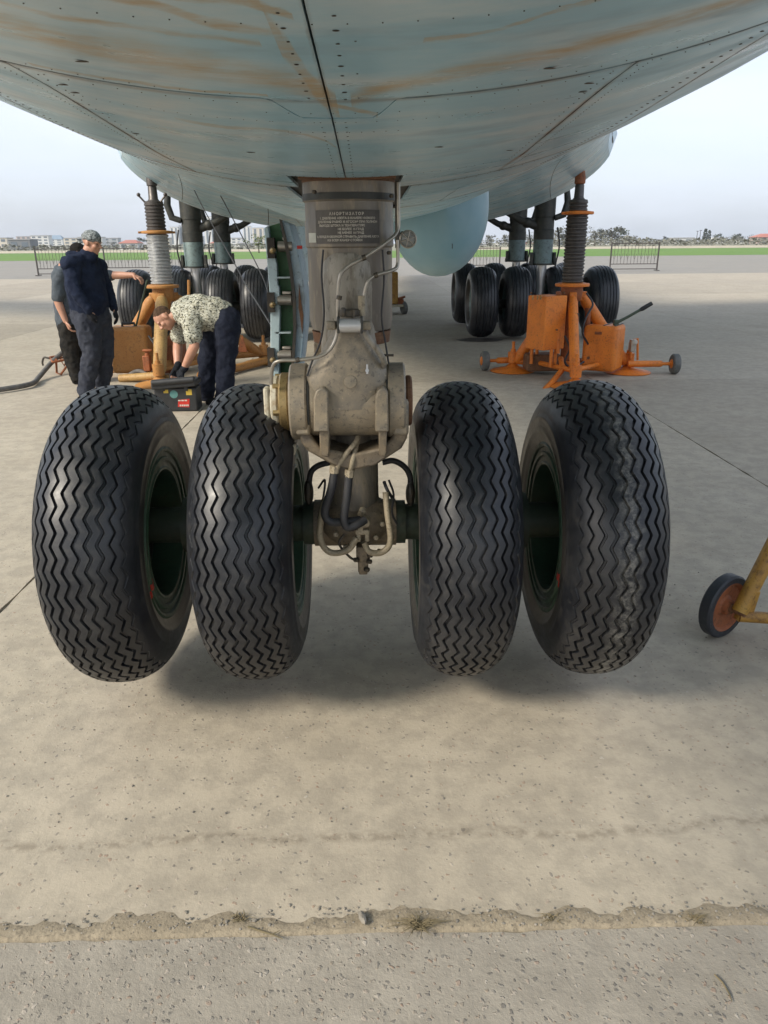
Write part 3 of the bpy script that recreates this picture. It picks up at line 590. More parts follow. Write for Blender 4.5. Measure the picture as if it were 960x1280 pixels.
def ring(y, off=0.0, a0=0, a1=2*PI, n=64):
    R = rad(y)-off
    return [Vector((AX+R*math.sin(a0+(a1-a0)*k/n), y, zb(y)+rad(y)-R*math.cos(a0+(a1-a0)*k/n))) for k in range(n+1)]
ys = [-5.2, -4.9, -4.6, -4.2, -3.8, -3.4, -3, -2.5, -2, -1.5, -1, -.5, 0, .5, .9, 1.3, 1.6, 2, 2.35, 2.7, 3, 4, 5, 6.5, 8, 10, 12, 14, 18, 22, 26, 30, 34, 40]
fb = MB().grid([ring(y, 0.016) for y in ys]); fus = fb.build('fuselage', 'under_skin', plane, merge=True)
A0 = math.radians(34)
MB().grid([ring(y, 0.0, A0, 2*PI-A0, 56) for y in ys]).build('upper_skin', 'belly_paint', fus)
def lerp(a, b, u): return a+(b-a)*u
def fn(c):
    if callable(c): return c
    if isinstance(c, (int, float)): return lambda q: c
    return lambda q: float(np.interp(q, [p[0] for p in c], [p[1] for p in c]))
def panel(xl, xr, yb, yt, nx=14, ny=10, gap=0.0024, gy=0.0045, name='skin_panel', mat='belly_paint', off=0.0):
    xl, xr, yb, yt = fn(xl), fn(xr), fn(yb), fn(yt); ym = (yb(0)+yt(0))/2; P = []; I = []
    for j in range(ny+1):
        r1, r2 = [], []
        for i in range(nx+1):
            s, u = i/nx, j/ny; xg = lerp(xl(ym)+gap, xr(ym)-gap, s); y = lerp(yb(xg)+gy, yt(xg)-gy, u); x = lerp(xl(y)+gap, xr(y)-gap, s)
            r1.append(skin(x, y, off)); r2.append(skin(x, y, off+0.010))
        P.append(r1); I.append(r2)
    b = MB().grid(P).grid(I); n = nx+1; N0 = (nx+1)*(ny+1)
    per = [i for i in range(nx)]+[j*n+nx for j in range(ny)]+[ny*n+i for i in range(nx, 0, -1)]+[j*n for j in range(ny, 0, -1)]
    b.f += [(per[k], per[(k+1) % len(per)], N0+per[(k+1) % len(per)], N0+per[k]) for k in range(len(per))]
    return b.build(name, mat, fus, smooth=30)
XE = 1.36                                              # side edge of the belly panels (upper skin starts there)
xe = lambda y: AX+rad(y)*math.sin(A0)
xen = lambda y: AX-rad(y)*math.sin(A0)
R1 = [(-2.5, 1.405), (-0.081, 1.39), (-0.043, 1.556), (0.098, 1.562), (0.132, 1.40), (2.5, 1.405)]
for (ya, yb_) in ((-2.9, -0.9), (-0.9, 0.45)):
    for (a, b) in ((xen, -0.80), (-0.80, AX), (AX, 0.83), (0.83, xe)): panel(a, b, ya, yb_)
panel(xen, -0.80, 0.45, 1.405, gy=0.006); panel(0.83, xe, 0.45, 1.405, gy=0.006)
panel(-0.80, AX, 0.45, R1, 44, 12, 0.0016, 0.007); panel(AX, 0.83, 0.45, R1, 44, 12, 0.0016, 0.007)
YD = 2.405
panel(-0.505, AX, R1, YD, 40, 12, 0.0016, name='gear_door'); panel(AX, 0.53, R1, YD, 40, 12, 0.0016, name='gear_door')   # closed forward doors
panel(-0.505, -0.155, YD, 2.80, 8, 5); panel(0.185, 0.55, YD, 2.80, 8, 5)
panel(-0.80, -0.505, 1.405, 2.80); panel(0.53, 0.83, 1.405, 2.80)
panel(xen, -0.80, 1.405, 2.80); panel(0.83, xe, 1.405, 2.80)
panel(-0.80, -0.20, 2.80, 4.25); panel(0.23, 0.46, 3.33, 4.25, 6, 6); panel(0.46, 0.83, 3.33, 4.25, 6, 6); panel(0.23, 0.83, 2.80, 3.33)
panel(xen, -0.80, 2.80, 4.25); panel(0.83, xe, 2.80, 4.25)
for (ya, yb_) in ((4.25, 5.9), (5.9, 7.6), (7.6, 9.4), (9.4, 11.6), (11.6, 14), (14, 18), (18, 24), (24, 32)):
    for (a, b) in ((xen, -0.80), (-0.80, AX), (AX, 0.83), (0.83, xe)): panel(a, b, ya, yb_)
# rivets along the centre seam and door edges
rv = MB()
def rivet(x, y, r, sx=1.0):
    c = skin(x, y, -0.0006); rv.ell(c, (r*sx, r, 0.0006), 8, 4)
for k in range(30):
    y = 0.5+k*0.055
    if y > 1.38: break
    s = 1+0.5*(k % 3 == 0)
    rivet(AX-0.030, y, 0.0019*s, 1.3); rivet(AX+0.030, y+0.01, 0.0021*s, 1.5)
    if k % 3 == 1: rivet(AX+0.052, y, 0.0012, 1.3)
for k in range(40):
    y = 1.60+k*0.048
    if y < 2.39: rivet(AX-0.024, y, 0.0014, 1.3); rivet(AX+0.024, y, 0.0017, 1.5)
for k in range(24): rivet(-0.475, 1.45+k*0.04, 0.0018); rivet(0.50, 1.45+k*0.04, 0.0018)
for k in range(70): rivet(-0.755, 0.5+k*0.04, 0.0034, 1.2); rivet(0.775, 0.5+k*0.04, 0.0052, 0.9)
for k in range(40): rivet(-0.48+k*0.025, 2.385, 0.0014); rivet(-0.48+k*0.025, 1.60 if abs(-0.48+k*0.025-0.03) > .12 else 1.7, 0.0013)
for k in range(34):
    x = -0.66+k*0.04
    rivet(x, 1.435 if abs(x-0.03) > 0.13 else 1.60, 0.0013); rivet(x, 1.365 if abs(x-0.03) > 0.13 else 1.51, 0.0013); rivet(x, 2.77, 0.0018); rivet(x, 2.83, 0.0018); rivet(x, 0.98, 0.0011)
for k in range(60): rivet(-0.535, 1.42+k*0.022, 0.0012); rivet(0.56, 1.42+k*0.022, 0.0012); rivet(-0.835, 0.6+k*0.05, 0.0016); rivet(-0.78, 0.6+k*0.05, 0.0016)
for x, y in ((-0.45, 1.50), (-0.455, 1.57), (-0.465, 1.98), (0.475, 1.50), (0.485, 1.58), (0.46, 2.2), (-0.33, 1.25), (0.36, 1.3), (-0.2, 2.0), (0.25, 1.95)): rivet(x, y, 0.006, 2.2)
tag(rv.build('rivets', 'rivet_brown', fus), kind='stuff')
# dirty lip where the leg leaves the belly
lp = MB(); lp.prism([skin(x, 2.41, -0.004) for x in np.linspace(-0.125, 0.165, 12)]+[skin(x, 2.41, 0.014) for x in np.linspace(0.165, -0.125, 12)], [skin(x, 2.47, -0.004) for x in np.linspace(-0.125, 0.165, 12)]+[skin(x, 2.47, 0.014) for x in np.linspace(0.165, -0.125, 12)])
lp.build('bay_lip', 'rust', fus)
# wheel fairing across the belly
def fsec(y):
    u = min(1, max(0, (y-6.6)/4.6)); k = u**1.3*(1.0 if u < 1 else 1.0); v = min(1, max(0, (26-y)/7)); k *= math.sin(v*PI/2)**0.7
    return lerp(2.2, 3.42, k), lerp(0.85, 1.22, k), lerp(2.92, 3.02, k)       # half width, half height, centre height
FY = [6.6, 6.75, 7.0, 7.4, 7.9, 8.5, 9.2, 10, 10.8, 11.6, 12.6, 14, 15.5, 17.5, 19.5, 21.5, 23.5, 25, 25.8]
def fpt(y, a, off=0.0):
    w, h, c = fsec(y); return Vector((AX+0.06+(w-off)*math.sin(a), y, c-(h-off)*math.cos(a)))
fa = MB().grid([[fpt(y, PI*2*k/60, 0.018) for k in range(61)] for y in FY]); fair = fa.build('wheel_fairing', 'under_skin', plane, merge=True)
ROWS = [0, 3, 5, 7, 9, 11, 13, 15, 18]; AS = [-PI, -1.35, -0.85, -0.42, 0.0, 0.42, 0.85, 1.35, PI]
for a0, a1 in zip(AS[:-1], AS[1:]):
    for r0, r1 in zip(ROWS[:-1], ROWS[1:]):
        y0, y1 = FY[r0], FY[r1]; m_ = 8; P = [[fpt(lerp(y0+.004, y1-.004, j/6), lerp(a0+.0016, a1-.0016, i/m_)) for i in range(m_+1)] for j in range(7)]
        MB().grid(P).build('fairing_panel', 'belly_paint', fair)
# two hanging blisters
def blister(cx):
    P = []
    for i in range(17):
        u = -1+2*i/16; y = 7.0+(0.62 if u < 0 else 1.3)*u; k = math.sqrt(max(0.0, 1-abs(u)**2.0))
        P.append([Vector((cx-0.43*k, y, 2.3)), Vector((cx-0.43*k, y, 2.1))]+[Vector((cx+0.43*k*math.sin(a), y, 1.93-0.55*k*math.cos(a))) for a in [-PI/2+PI*j/20 for j in range(21)]]+[Vector((cx+0.425*k, y, 2.1)), Vector((cx+0.41*k, y, 2.3))])
    o = MB().grid(P).build('blister', 'blister_blue', plane)
    rr = [Vector((cx+0.432*math.sin(a)*0.995, 6.78, 1.93-0.587*math.cos(a)*0.965)) for a in [-PI/2+PI*j/24 for j in range(25)]]
    return o
worn('blister_blue', (0.19, 0.34, 0.41), (0.245, 0.39, 0.45), None, 2.5, (0.35, 0.5), 0, 0.03, 30)
bl = blister(0.70)
MB().tube([Vector((0.76+0.02*u, 6.46+0.03*u, 1.86-0.40*u)) for u in (0, .3, .6)], 0.003, 6).build('seam', 'under_skin', bl)
MB().pxprism([(362, 283), (402, 283), (402, 352), (364, 352)], 4.62, 4.66).build('inner_door', 'door_blue', plane, bevel=0.004)
# high wing (above the picture, shades the main wheels)
for s in (-1, 1):
    P = []
    for k in range(7):
        u = k/6; x = AX+s*lerp(1.2, 24, u); le = lerp(8.8, 20.5, u); ch = lerp(8.2, 2.4, u); z = lerp(6.1, 5.2, u)
        P.append([Vector((x, le+ch*c, z+ch*th)) for c, th in ((0, 0), (.05, .035), (.25, .07), (.6, .05), (1, 0), (.6, -.025), (.25, -.03), (.05, -.018), (0, 0))])
    MB().grid(P).build('wing', 'belly_paint', plane)
# ---------------------------------------------------------------- nose gear
GX, GY = 0.02, 2.58
leg = MB().lathe([(0.120, 1.395), (0.132, 1.40), (0.138, 1.43), (0.138, 1.655), (0.143, 1.66), (0.143, 1.735), (0.141, 1.74), (0.141, 1.79), (0.146, 1.795), (0.146, 1.99)], (GX, GY, 0), n=56).build('nose_leg', 'strut_grey', plane)
for o_ in (MB().lathe([(0.1475, 1.795), (0.1475, 1.815)], (GX, GY, 0), n=56).build('band', 'gear_dark', leg), ): pass
MB().lathe([(0.1468, 1.848), (0.1478, 1.852), (0.1475, 1.87)], (GX, GY, 0), n=56).build('collar', 'rust', leg)
MB().lathe([(0.105, 1.35), (0.128, 1.356), (0.133, 1.394), (0.05, 1.396)], (GX, GY, 0), n=40).build('bottom_seal', 'rust', leg)
MB().box((GX-0.10, GY-0.04, 1.335), (0.05, 0.05, 0.05)).build('drain_block', 'fork_brown', leg, bevel=0.006)
# central tube and flared housing in front of the leg
prof = [(0.060, 1.652), (0.085, 1.640), (0.096, 1.61), (0.098, 1.55), (0.098, 1.42), (0.096, 1.22)]
MB().lathe([(r, z) for r, z in prof[::-1]], (GX-0.005, GY-0.056, 0), n=40).build('front_tube', 'tube_tan', leg)
fl = MB(); secs = [(1.47, 0.045, 0.05), (1.44, 0.052, 0.072), (1.41, 0.060, 0.090), (1.37, 0.078, 0.100), (1.33, 0.098, 0.106), (1.29, 0.128, 0.110), (1.262, 0.148, 0.112), (1.235, 0.157, 0.113), (1.16, 0.158, 0.113)]
KX, KY, KZ = 0.005, 2.505, 1.165
P = []
for z, rx, ry in secs:
    P.append([Vector((KX+0.012*(z > 1.3)+rx*math.copysign(abs(math.cos(a))**0.75, math.cos(a)), KY-0.005+ry*math.copysign(abs(math.sin(a))**0.75, math.sin(a)), z)) for a in [2*PI*k/40 for k in range(41)]])
flare = fl.grid(P).build('flare_housing', 'knuckle', plane)
kn = MB().lathe([(0.112, -0.125), (0.116, -0.12), (0.116, 0.128), (0.112, 0.133)], (KX, KY, KZ), (1, 0, 0), 56).build('knuckle_barrel', 'knuckle', plane)
def ringx(xa, xb, r, name, mat, par=None, hole=None, bev=0.006):
    e = bev; return MB().lathe([(r*0.4, xa), (r-e, xa), (r, xa+e), (r, xb-e), (r-e, xb), (r*0.4, xb)], (0, KY, KZ), (1, 0, 0), 48).build(name, mat, par or kn)
ringx(-0.186, -0.127, 0.128, 'end_ring', 'knuckle'); ringx(0.138, 0.196, 0.128, 'end_ring', 'knuckle'); ringx(0.198, 0.220, 0.085, 'end_cap', 'rust')
ringx(-0.126, -0.120, 0.118, 'gap_shim', 'gear_dark'); ringx(0.133, 0.1375, 0.118, 'gap_shim', 'gear_dark')
ringx(-0.222, -0.188, 0.098, 'hub_flange', 'brass'); hb = ringx(-0.250, -0.224, 0.088, 'hub_plate', 'cream_paint')
for a in range(6):
    an = a*PI/3+0.3; c = Vector((-0.205, KY+0.085*math.sin(an), KZ+0.085*math.cos(an))); MB().lathe([(0.011, -0.035), (0.011, 0.0)], c, (1, 0, 0), 6).build('hub_bolt', 'brass', kn)
MB().box((-0.262, KY-0.05, KZ+0.0), (0.018, 0.05, 0.12)).box((-0.27, KY-0.05, KZ-0.075), (0.03, 0.04, 0.035)).build('hub_bracket', 'cream_paint', kn, bevel=0.006)
MB().cyl((-0.235, KY-0.04, KZ-0.07), (-0.235, KY-0.04, KZ-0.15), 0.012).box((-0.215, KY-0.03, KZ-0.155), (0.075, 0.05, 0.035)).build('link_rod', 'cream_paint', kn, bevel=0.004)
# big bolt, small grease fitting
c = at(438, 478, 2.39); MB().lathe([(0.026, 0), (0.028, 0.008), (0.024, 0.012), (0.022, 0.012), (0.020, 0.022), (0.006, 0.024)], (c.x, 2.405, c.z), (0, -1, 0.12), 24).build('bolt', 'knuckle', flare)
c = at(459, 466, 2.39); MB().cyl((c.x, 2.42, c.z), (c.x, 2.375, c.z+0.01), 0.006, 8).box((c.x, 2.39, c.z+0.012), (0.007, 0.01, 0.03)).build('grease_fitting', 'chrome', flare)
# lugs and yoke
for xs in ((392, 411), (469, 486)):
    (MB().pxprism([(xs[0], 498), (xs[0]+3, 488), ((xs[0]+xs[1])/2+2, 484), (xs[1]-1, 490), (xs[1], 540), (xs[0], 540)], 2.362, 2.52)).build('lug', 'knuckle', kn, bevel=0.005)
    xo = 2 if xs[0] < 430 else -1
    (MB().pxprism([(xs[0]+5+xo, 538), (xs[1]-1+xo, 538), (xs[1]-2+xo, 572), (xs[0]+6+xo, 570)], 2.378, 2.50)).build('lug_arm', 'fork_brown', kn, bevel=0.004)
yk = MB().pxprism([(371, 528), (376, 553), (384, 564), (416, 582), (440, 588), (468, 583), (502, 561), (509, 548), (511, 528), (497, 528), (489, 548), (478, 560), (440, 568), (400, 560), (389, 545), (385, 528)], 2.42, 2.64).build('yoke', 'fork_brown', plane, bevel=0.008)
MB().pxprism([(388, 520), (492, 520), (489, 556), (470, 566), (440, 570), (410, 566), (391, 552)], 2.56, 2.62).build('yoke_web', 'fork_brown', yk)
for s, xs in ((-1, (366, 388)), (1, (491, 511))):
    MB().pxprism([(xs[0], 500), (xs[1], 500), (xs[1], 545), (xs[0]+(4 if s < 0 else 0), 545)], 2.40, 2.63).build('cheek', 'knuckle', yk, bevel=0.01)
# stem, axle
WZ, WY = 0.645, 2.64
MB().lathe([(0.05, 0.62), (0.088, 0.66), (0.092, 0.74), (0.088, 0.80), (0.086, 1.06)], (0.018, WY-0.02, 0), n=36).build('stem', 'strut_grey', yk)
ax = MB().cyl((-0.97, WY, WZ+0.03), (0.99, WY, WZ+0.03), 0.068, 28).build('axle', 'axle_green', plane)
for xa, xb, r in ((-0.175, -0.135, 0.082), (0.165, 0.205, 0.082), (-0.62, -0.50, 0.105), (0.53, 0.66, 0.105)): MB().cyl((xa, WY, WZ+0.03), (xb, WY, WZ+0.03), r, 28).build('axle_sleeve', 'axle_green', ax)
cr = MB(); cr.ell((0.018, WY-0.03, 0.70), (0.15, 0.10, 0.10), 28, 16); cr.cyl((-0.135, WY, WZ+0.03), (0.17, WY, WZ+0.03), 0.088, 28); cr.build('axle_crown', 'fork_brown', ax)
# bottom fitting
c = at(453, 690, 2.52); MB().box((c.x, c.y, c.z), (0.045, 0.05, 0.06)).box((c.x+0.002, c.y, c.z-0.05), (0.038, 0.04, 0.05)).box((c.x+0.022, c.y, c.z-0.03), (0.012, 0.02, 0.02)).box((c.x+0.002, c.y, c.z-0.078), (0.032, 0.03, 0.016)).build('tow_fitting', 'fork_brown', ax, bevel=0.005)
c = at(455, 652, 2.47); vb = MB().lathe([(0.018, -0.02), (0.018, 0.02)], (c.x+0.004, c.y, c.z), (0, 1, 0), 14).box((c.x-0.006, c.y, c.z-0.036), (0.05, 0.03, 0.02)).box((c.x-0.012, c.y, c.z-0.018), (0.02, 0.03, 0.03)).box((c.x+0.01, c.y, c.z-0.06), (0.016, 0.02, 0.03)).box((c.x-0.02, c.y, c.z-0.06), (0.016, 0.02, 0.03)).build('valve_block', 'pipe_beige', ax, bevel=0.004)
def pipe(pts, r, name, mat, par, k=7, n=10): return MB().tube(smooth_path([at(*q) for q in pts], k), r, n).build(name, mat, par)
pipe([(408, 622, 2.5), (403, 640, 2.48), (400, 672, 2.47), (412, 690, 2.47), (434, 688, 2.46), (446, 672, 2.46)], 0.0115, 'brake_pipe', 'pipe_beige', ax)
pipe([(482, 615, 2.5), (484, 640, 2.48), (488, 676, 2.47), (478, 690, 2.47), (462, 690, 2.46), (455, 678, 2.46)], 0.0115, 'brake_pipe', 'pipe_beige', ax)
pipe([(418, 590, 2.44), (414, 612, 2.43), (406, 640, 2.43), (413, 652, 2.43), (432, 652, 2.43), (450, 650, 2.45)], 0.0145, 'brake_hose', 'rubber_hose', ax, 8, 12)
pipe([(436, 594, 2.43), (434, 618, 2.42), (430, 648, 2.41), (435, 659, 2.41), (448, 655, 2.42), (456, 650, 2.44)], 0.0145, 'brake_hose', 'rubber_hose', ax, 8, 12)
pipe([(448, 540, 2.50), (445, 552, 2.44), (432, 568, 2.42), (419, 588, 2.435)], 0.0085, 'hose_pipe', 'pipe_beige', yk)
pipe([(448, 540, 2.52), (446, 555, 2.46), (441, 575, 2.42), (437, 592, 2.43)], 0.0085, 'hose_pipe', 'pipe_beige', yk)
for q in ((418, 586, 2.437), (437, 591, 2.43)):
    c = at(*q); MB().lathe([(0.0165, -0.014), (0.0165, 0.012)], c, (0.1, 0, 1), 8).build('hose_nut', 'pipe_beige', yk)
pipe([(412, 578, 2.62), (398, 582, 2.62), (389, 590, 2.62), (386, 606, 2.62)], 0.011, 'brake_line', 'rubber_hose', yk)
pipe([(478, 578, 2.62), (492, 576, 2.62), (506, 584, 2.62), (513, 598, 2.62), (513, 620, 2.62)], 0.011, 'brake_line', 'rubber_hose', yk)
MB().ell(at(513, 617, 2.62), (0.018, 0.03, 0.05), 14, 10).build('line_joint', 'dark_steel', yk); MB().ell(at(386, 615, 2.62), (0.018, 0.03, 0.05), 14, 10).build('line_joint', 'dark_steel', yk)
pipe([(480, 602, 2.52), (484, 612, 2.5), (490, 622, 2.52)], 0.006, 'thin_line', 'rubber_hose', yk)
# clamp on the front tube with its ears and pipes
CY = 2.365
a, b = at(424, 407, CY), at(451, 407, CY); cl_ = MB().lathe([(0.010, -0.004), (0.021, 0.0), (0.021, (b-a).length), (0.01, (b-a).length+0.004)], a, (1, 0, 0), 24).build('clamp_cylinder', 'chrome', flare)
for px in (414, 458): c = at(px, 407, CY); MB().box((c.x, c.y+0.01, c.z), (0.03, 0.03, 0.026)).build('clamp_ear', 'knuckle', cl_, bevel=0.005)
for px in (423, 452): c = at(px, 406, CY); MB().box((c.x, c.y+0.005, c.z), (0.008, 0.05, 0.05)).build('clamp_plate', 'gear_dark', cl_, bevel=0.003)
c = at(437, 392, CY); MB().box((c.x, c.y+0.03, c.z), (0.06, 0.05, 0.02)).cyl((c.x-0.02, c.y, c.z-0.01), (c.x-0.02, c.y, c.z+0.018), 0.008, 8).cyl((c.x+0.015, c.y, c.z-0.01), (c.x+0.015, c.y, c.z+0.012), 0.007, 8).build('clamp_bracket', 'dark_steel', cl_, bevel=0.003)
pipe([(498, 228, 2.46), (498, 262, 2.455), (497, 288, 2.45), (483, 303, 2.415), (455, 322, 2.395), (434, 334, 2.385), (424, 350, 2.38), (422, 395, 2.385), (421, 418, 2.39), (413, 436, 2.385), (398, 446, 2.38), (372, 450, 2.38), (350, 451, 2.38), (341, 458, 2.39), (339, 480, 2.41)], 0.0058, 'hydraulic_pipe', 'silver_pipe', leg, 8)
pipe([(497, 300, 2.46), (497, 330, 2.455), (490, 338, 2.43), (470, 344, 2.41), (460, 352, 2.40), (455, 370, 2.40), (453, 392, 2.39)], 0.0058, 'hydraulic_pipe', 'silver_pipe', leg, 8)
pipe([(455, 414, 2.39), (462, 425, 2.39), (474, 440, 2.40), (480, 452, 2.42), (479, 458, 2.44)], 0.010, 'hydraulic_pipe', 'tube_tan', leg, 8)
pipe([(497, 226, 2.47), (497, 310, 2.47)], 0.008, 'side_conduit', 'dark_steel', leg, 3)
c = at(452, 382, 2.395); MB().cyl((c.x, c.y, c.z-0.03), (c.x, c.y, c.z+0.03), 0.012, 10).build('pipe_union', 'pipe_beige', leg)
c = at(418, 440, 2.38); MB().cyl(at(480, 444, 2.42), at(492, 444, 2.42), 0.004, 8).build('drain_stub', 'dark_steel', leg)
# lamp on the right of the leg
c = at(510, 299, 2.47); lm = MB().lathe([(0.010, 0.05), (0.02, 0.04), (0.026, 0.012), (0.0275, 0.0), (0.0275, -0.006), (0.024, -0.008), (0.0235, 0.0), (0.006, 0.02)], c, (0, 1, 0), 28).build('lamp', 'silver_pipe', leg)
MB().lathe([(0.004, -0.006), (0.016, -0.0035), (0.0232, -0.001)], c, (0, 1, 0), 24).build('lens', 'glass_lens', lm)
g = MB()
for k in range(3):
    an = k*PI/3+0.3; d = Vector((math.cos(an), 0, math.sin(an)))*0.025; g.tube([c-d+Vector((0, -.007, 0)), c+Vector((0, -.014, 0)), c+d+Vector((0, -.007, 0))], 0.0013, 6)
g.build('guard_wire', 'silver_pipe', lm); MB().tube([c+Vector((0, 0.02, 0)), c+Vector((-0.02, 0.03, 0.02))], 0.006, 8).build('stalk', 'dark_steel', lm)
# small hardware: bolts, pipe clamps, wires, nuts
for q in ((424, 372, 2.375), (421, 405, 2.38), (372, 450, 2.378), (470, 344, 2.408), (455, 322, 2.39)):
    c = at(*q); MB().lathe([(0.0085, -0.006), (0.0085, 0.006)], c, (0.2, 0, 1) if q[0] in (424, 421) else (1, 0, 0.3), 12).build('pipe_clamp', 'dark_steel', leg)
pipe([(404, 312, 2.45), (402, 345, 2.445), (405, 390, 2.44), (401, 425, 2.44), (390, 452, 2.43), (384, 470, 2.42)], 0.0032, 'lock_wire', 'rubber_hose', leg)
pipe([(478, 312, 2.45), (480, 350, 2.445), (477, 395, 2.44), (482, 430, 2.44), (486, 455, 2.43)], 0.0032, 'lock_wire', 'rubber_hose', leg)
pipe([(398, 610, 2.58), (406, 600, 2.56), (404, 622, 2.53), (398, 648, 2.52)], 0.004, 'sensor_wire', 'rubber_hose', ax)
pipe([(486, 600, 2.58), (492, 618, 2.55), (490, 640, 2.53), (496, 655, 2.53)], 0.004, 'sensor_wire', 'rubber_hose', ax)
pipe([(430, 668, 2.47), (424, 680, 2.47), (438, 697, 2.48), (448, 700, 2.50)], 0.0045, 'sensor_wire', 'dark_steel', ax)
for q in ((412, 650, 2.50), (420, 668, 2.49), (478, 655, 2.50), (470, 672, 2.49), (432, 684, 2.49), (474, 690, 2.50)):
    c = at(*q); MB().lathe([(0.0095, -0.012), (0.0095, 0.004), (0.006, 0.006)], c, (0, -1, 0), 6).build('crown_nut', 'pipe_beige', ax)
for q in ((446, 700, 2.49), (462, 702, 2.49), (459, 712, 2.49), (463, 694, 2.49)):
    c = at(*q); MB().lathe([(0.006, -0.012), (0.009, -0.008), (0.009, 0.006), (0.005, 0.009)], c, (1, -0.4, 0), 8).build('fitting_nut', 'dark_steel', ax)
c = at(452, 640, 2.48); MB().lathe([(0.013, -0.02), (0.013, 0.018), (0.007, 0.022)], c, (0.3, -0.6, 0.7), 6).build('swivel_nut', 'pipe_beige', ax)
for k, q in enumerate(((393, 240, 2.45), (489, 245, 2.45), (486, 316, 2.46))):
    c = at(*q); MB().lathe([(0.006, -0.004), (0.006, 0.006), (0.003, 0.008)], Vector((c.x, c.y-0.0, c.z)), (0.5 if q[0] > 440 else -0.5, -0.85, 0), 6).build('case_screw', 'dark_steel', leg)
# placard wrapped on the leg
def wrap(px_, z_, r): a = (px_)/r; return Vector((GX+r*math.sin(a), GY-r*math.cos(a), z_))
def arc_patch(a0, a1, z0, z1, r, name, mat, par):
    P = [[wrap(a0+(a1-a0)*i/10, z, r) for i in range(11)] for z in (z0, z1)]; Q = [[wrap((a0+(a1-a0)*i/10)*(r-0.003)/r, z, r-0.003) for i in range(11)] for z in (z0, z1)]
    b = MB().grid(P).grid(Q); b.f += [(0, 10, 32, 22), (11, 21, 43, 33), (0, 11, 33, 22), (10, 21, 43, 32)]; return b.build(name, mat, par)
pl = arc_patch(-0.112, 0.105, 1.668, 1.765, 0.1448, 'placard', 'placard', leg)
arc_patch(-0.155, -0.114, 1.672, 1.70, 0.1446, 'label_strip', 'white_label', leg)
def text_on_leg(body, x, z, size, spacing=1.0):
    cu = bpy.data.curves.new('t', 'FONT'); cu.body = body; cu.size = size; cu.align_x = 'CENTER'; cu.space_character = spacing; cu.extrude = 0.0004; cu.resolution_u = 2; cu.offset = 0.00025
    o = bpy.data.objects.new('t', cu); COL.objects.link(o); bpy.context.view_layer.update()
    me = bpy.data.meshes.new_from_object(o.evaluated_get(bpy.context.evaluated_depsgraph_get())); bpy.data.objects.remove(o)
    b = MB(); b.add([wrap(x+v.co.x, z+v.co.y, 0.1456+v.co.z) for v in me.vertices], [tuple(q.vertices) for q in me.polygons]); return b.build('lettering', 'placard_text', leg, smooth=0)
for body, x, z, s, sp in (('АМОРТИЗАТОР', -0.005, 1.750, 0.0115, 1.35), ('1. ДАВЛЕНИЕ АЗОТА В КАМЕРЕ НИЗКОГО', -0.003, 1.7385, 0.0088, 1.0), ('ДАВЛЕНИЯ РАВНО 35 КГС/СМ² ПРИ ПОЛНОМ', -0.003, 1.728, 0.0088, 1.0), ('ВЫХОДЕ ШТОКА И ТЕМПЕРАТУРЕ', -0.022, 1.7175, 0.0088, 1.0), ('НЕ БОЛЕЕ 15 ГРАД', 0.008, 1.707, 0.0088, 1.0), ('НЕ МЕНЕЕ 10 ГРАД', 0.008, 1.6965, 0.0088, 1.0), ('2. ПЕРЕД РАЗБОРКОЙ СТРАВИТЬ ДАВЛЕНИЕ АЗОТА', -0.002, 1.6855, 0.0084, 0.95), ('ИЗ ВСЕХ КАМЕР СТОЙКИ', -0.012, 1.675, 0.0088, 1.0)):
    text_on_leg(body, x, z, s, sp)
# ---------------------------------------------------------------- nose wheels
def crown_profile(half_w, r_out, sec_h, bead_r, bead_x, e=0.86, n=80):
    pts = []; rc = r_out-sec_h
    for k in range(n+1):
        a = PI*k/n; x = -half_w*math.copysign(abs(math.cos(a))**e, math.cos(a)); r = rc+sec_h*abs(math.sin(a))**e
        pts.append((x, r))
    m_ = 12
    lo = [(-(lerp(bead_x, half_w, math.sin(u*PI/2))), lerp(bead_r, rc, u)) for u in [k/m_ for k in range(m_)]]
    return lo+pts+[(-x, r) for x, r in lo[::-1]]
class Prof:
    def __init__(s, pts):
        s.p = np.array(pts); d = np.hypot(*np.diff(s.p, axis=0).T); s.s = np.concatenate([[0], np.cumsum(d)]); s.s -= s.s[-1]/2
    def __call__(s, q):
        x = np.interp(q, s.s, s.p[:, 0]); r = np.interp(q, s.s, s.p[:, 1]); h = 0.004
        dx = np.interp(q+h, s.s, s.p[:, 0])-np.interp(q-h, s.s, s.p[:, 0]); dr = np.interp(q+h, s.s, s.p[:, 1])-np.interp(q-h, s.s, s.p[:, 1]); l = math.hypot(dx, dr) or 1
        return x, r, -dr/l, dx/l            # outward normal (x, r)
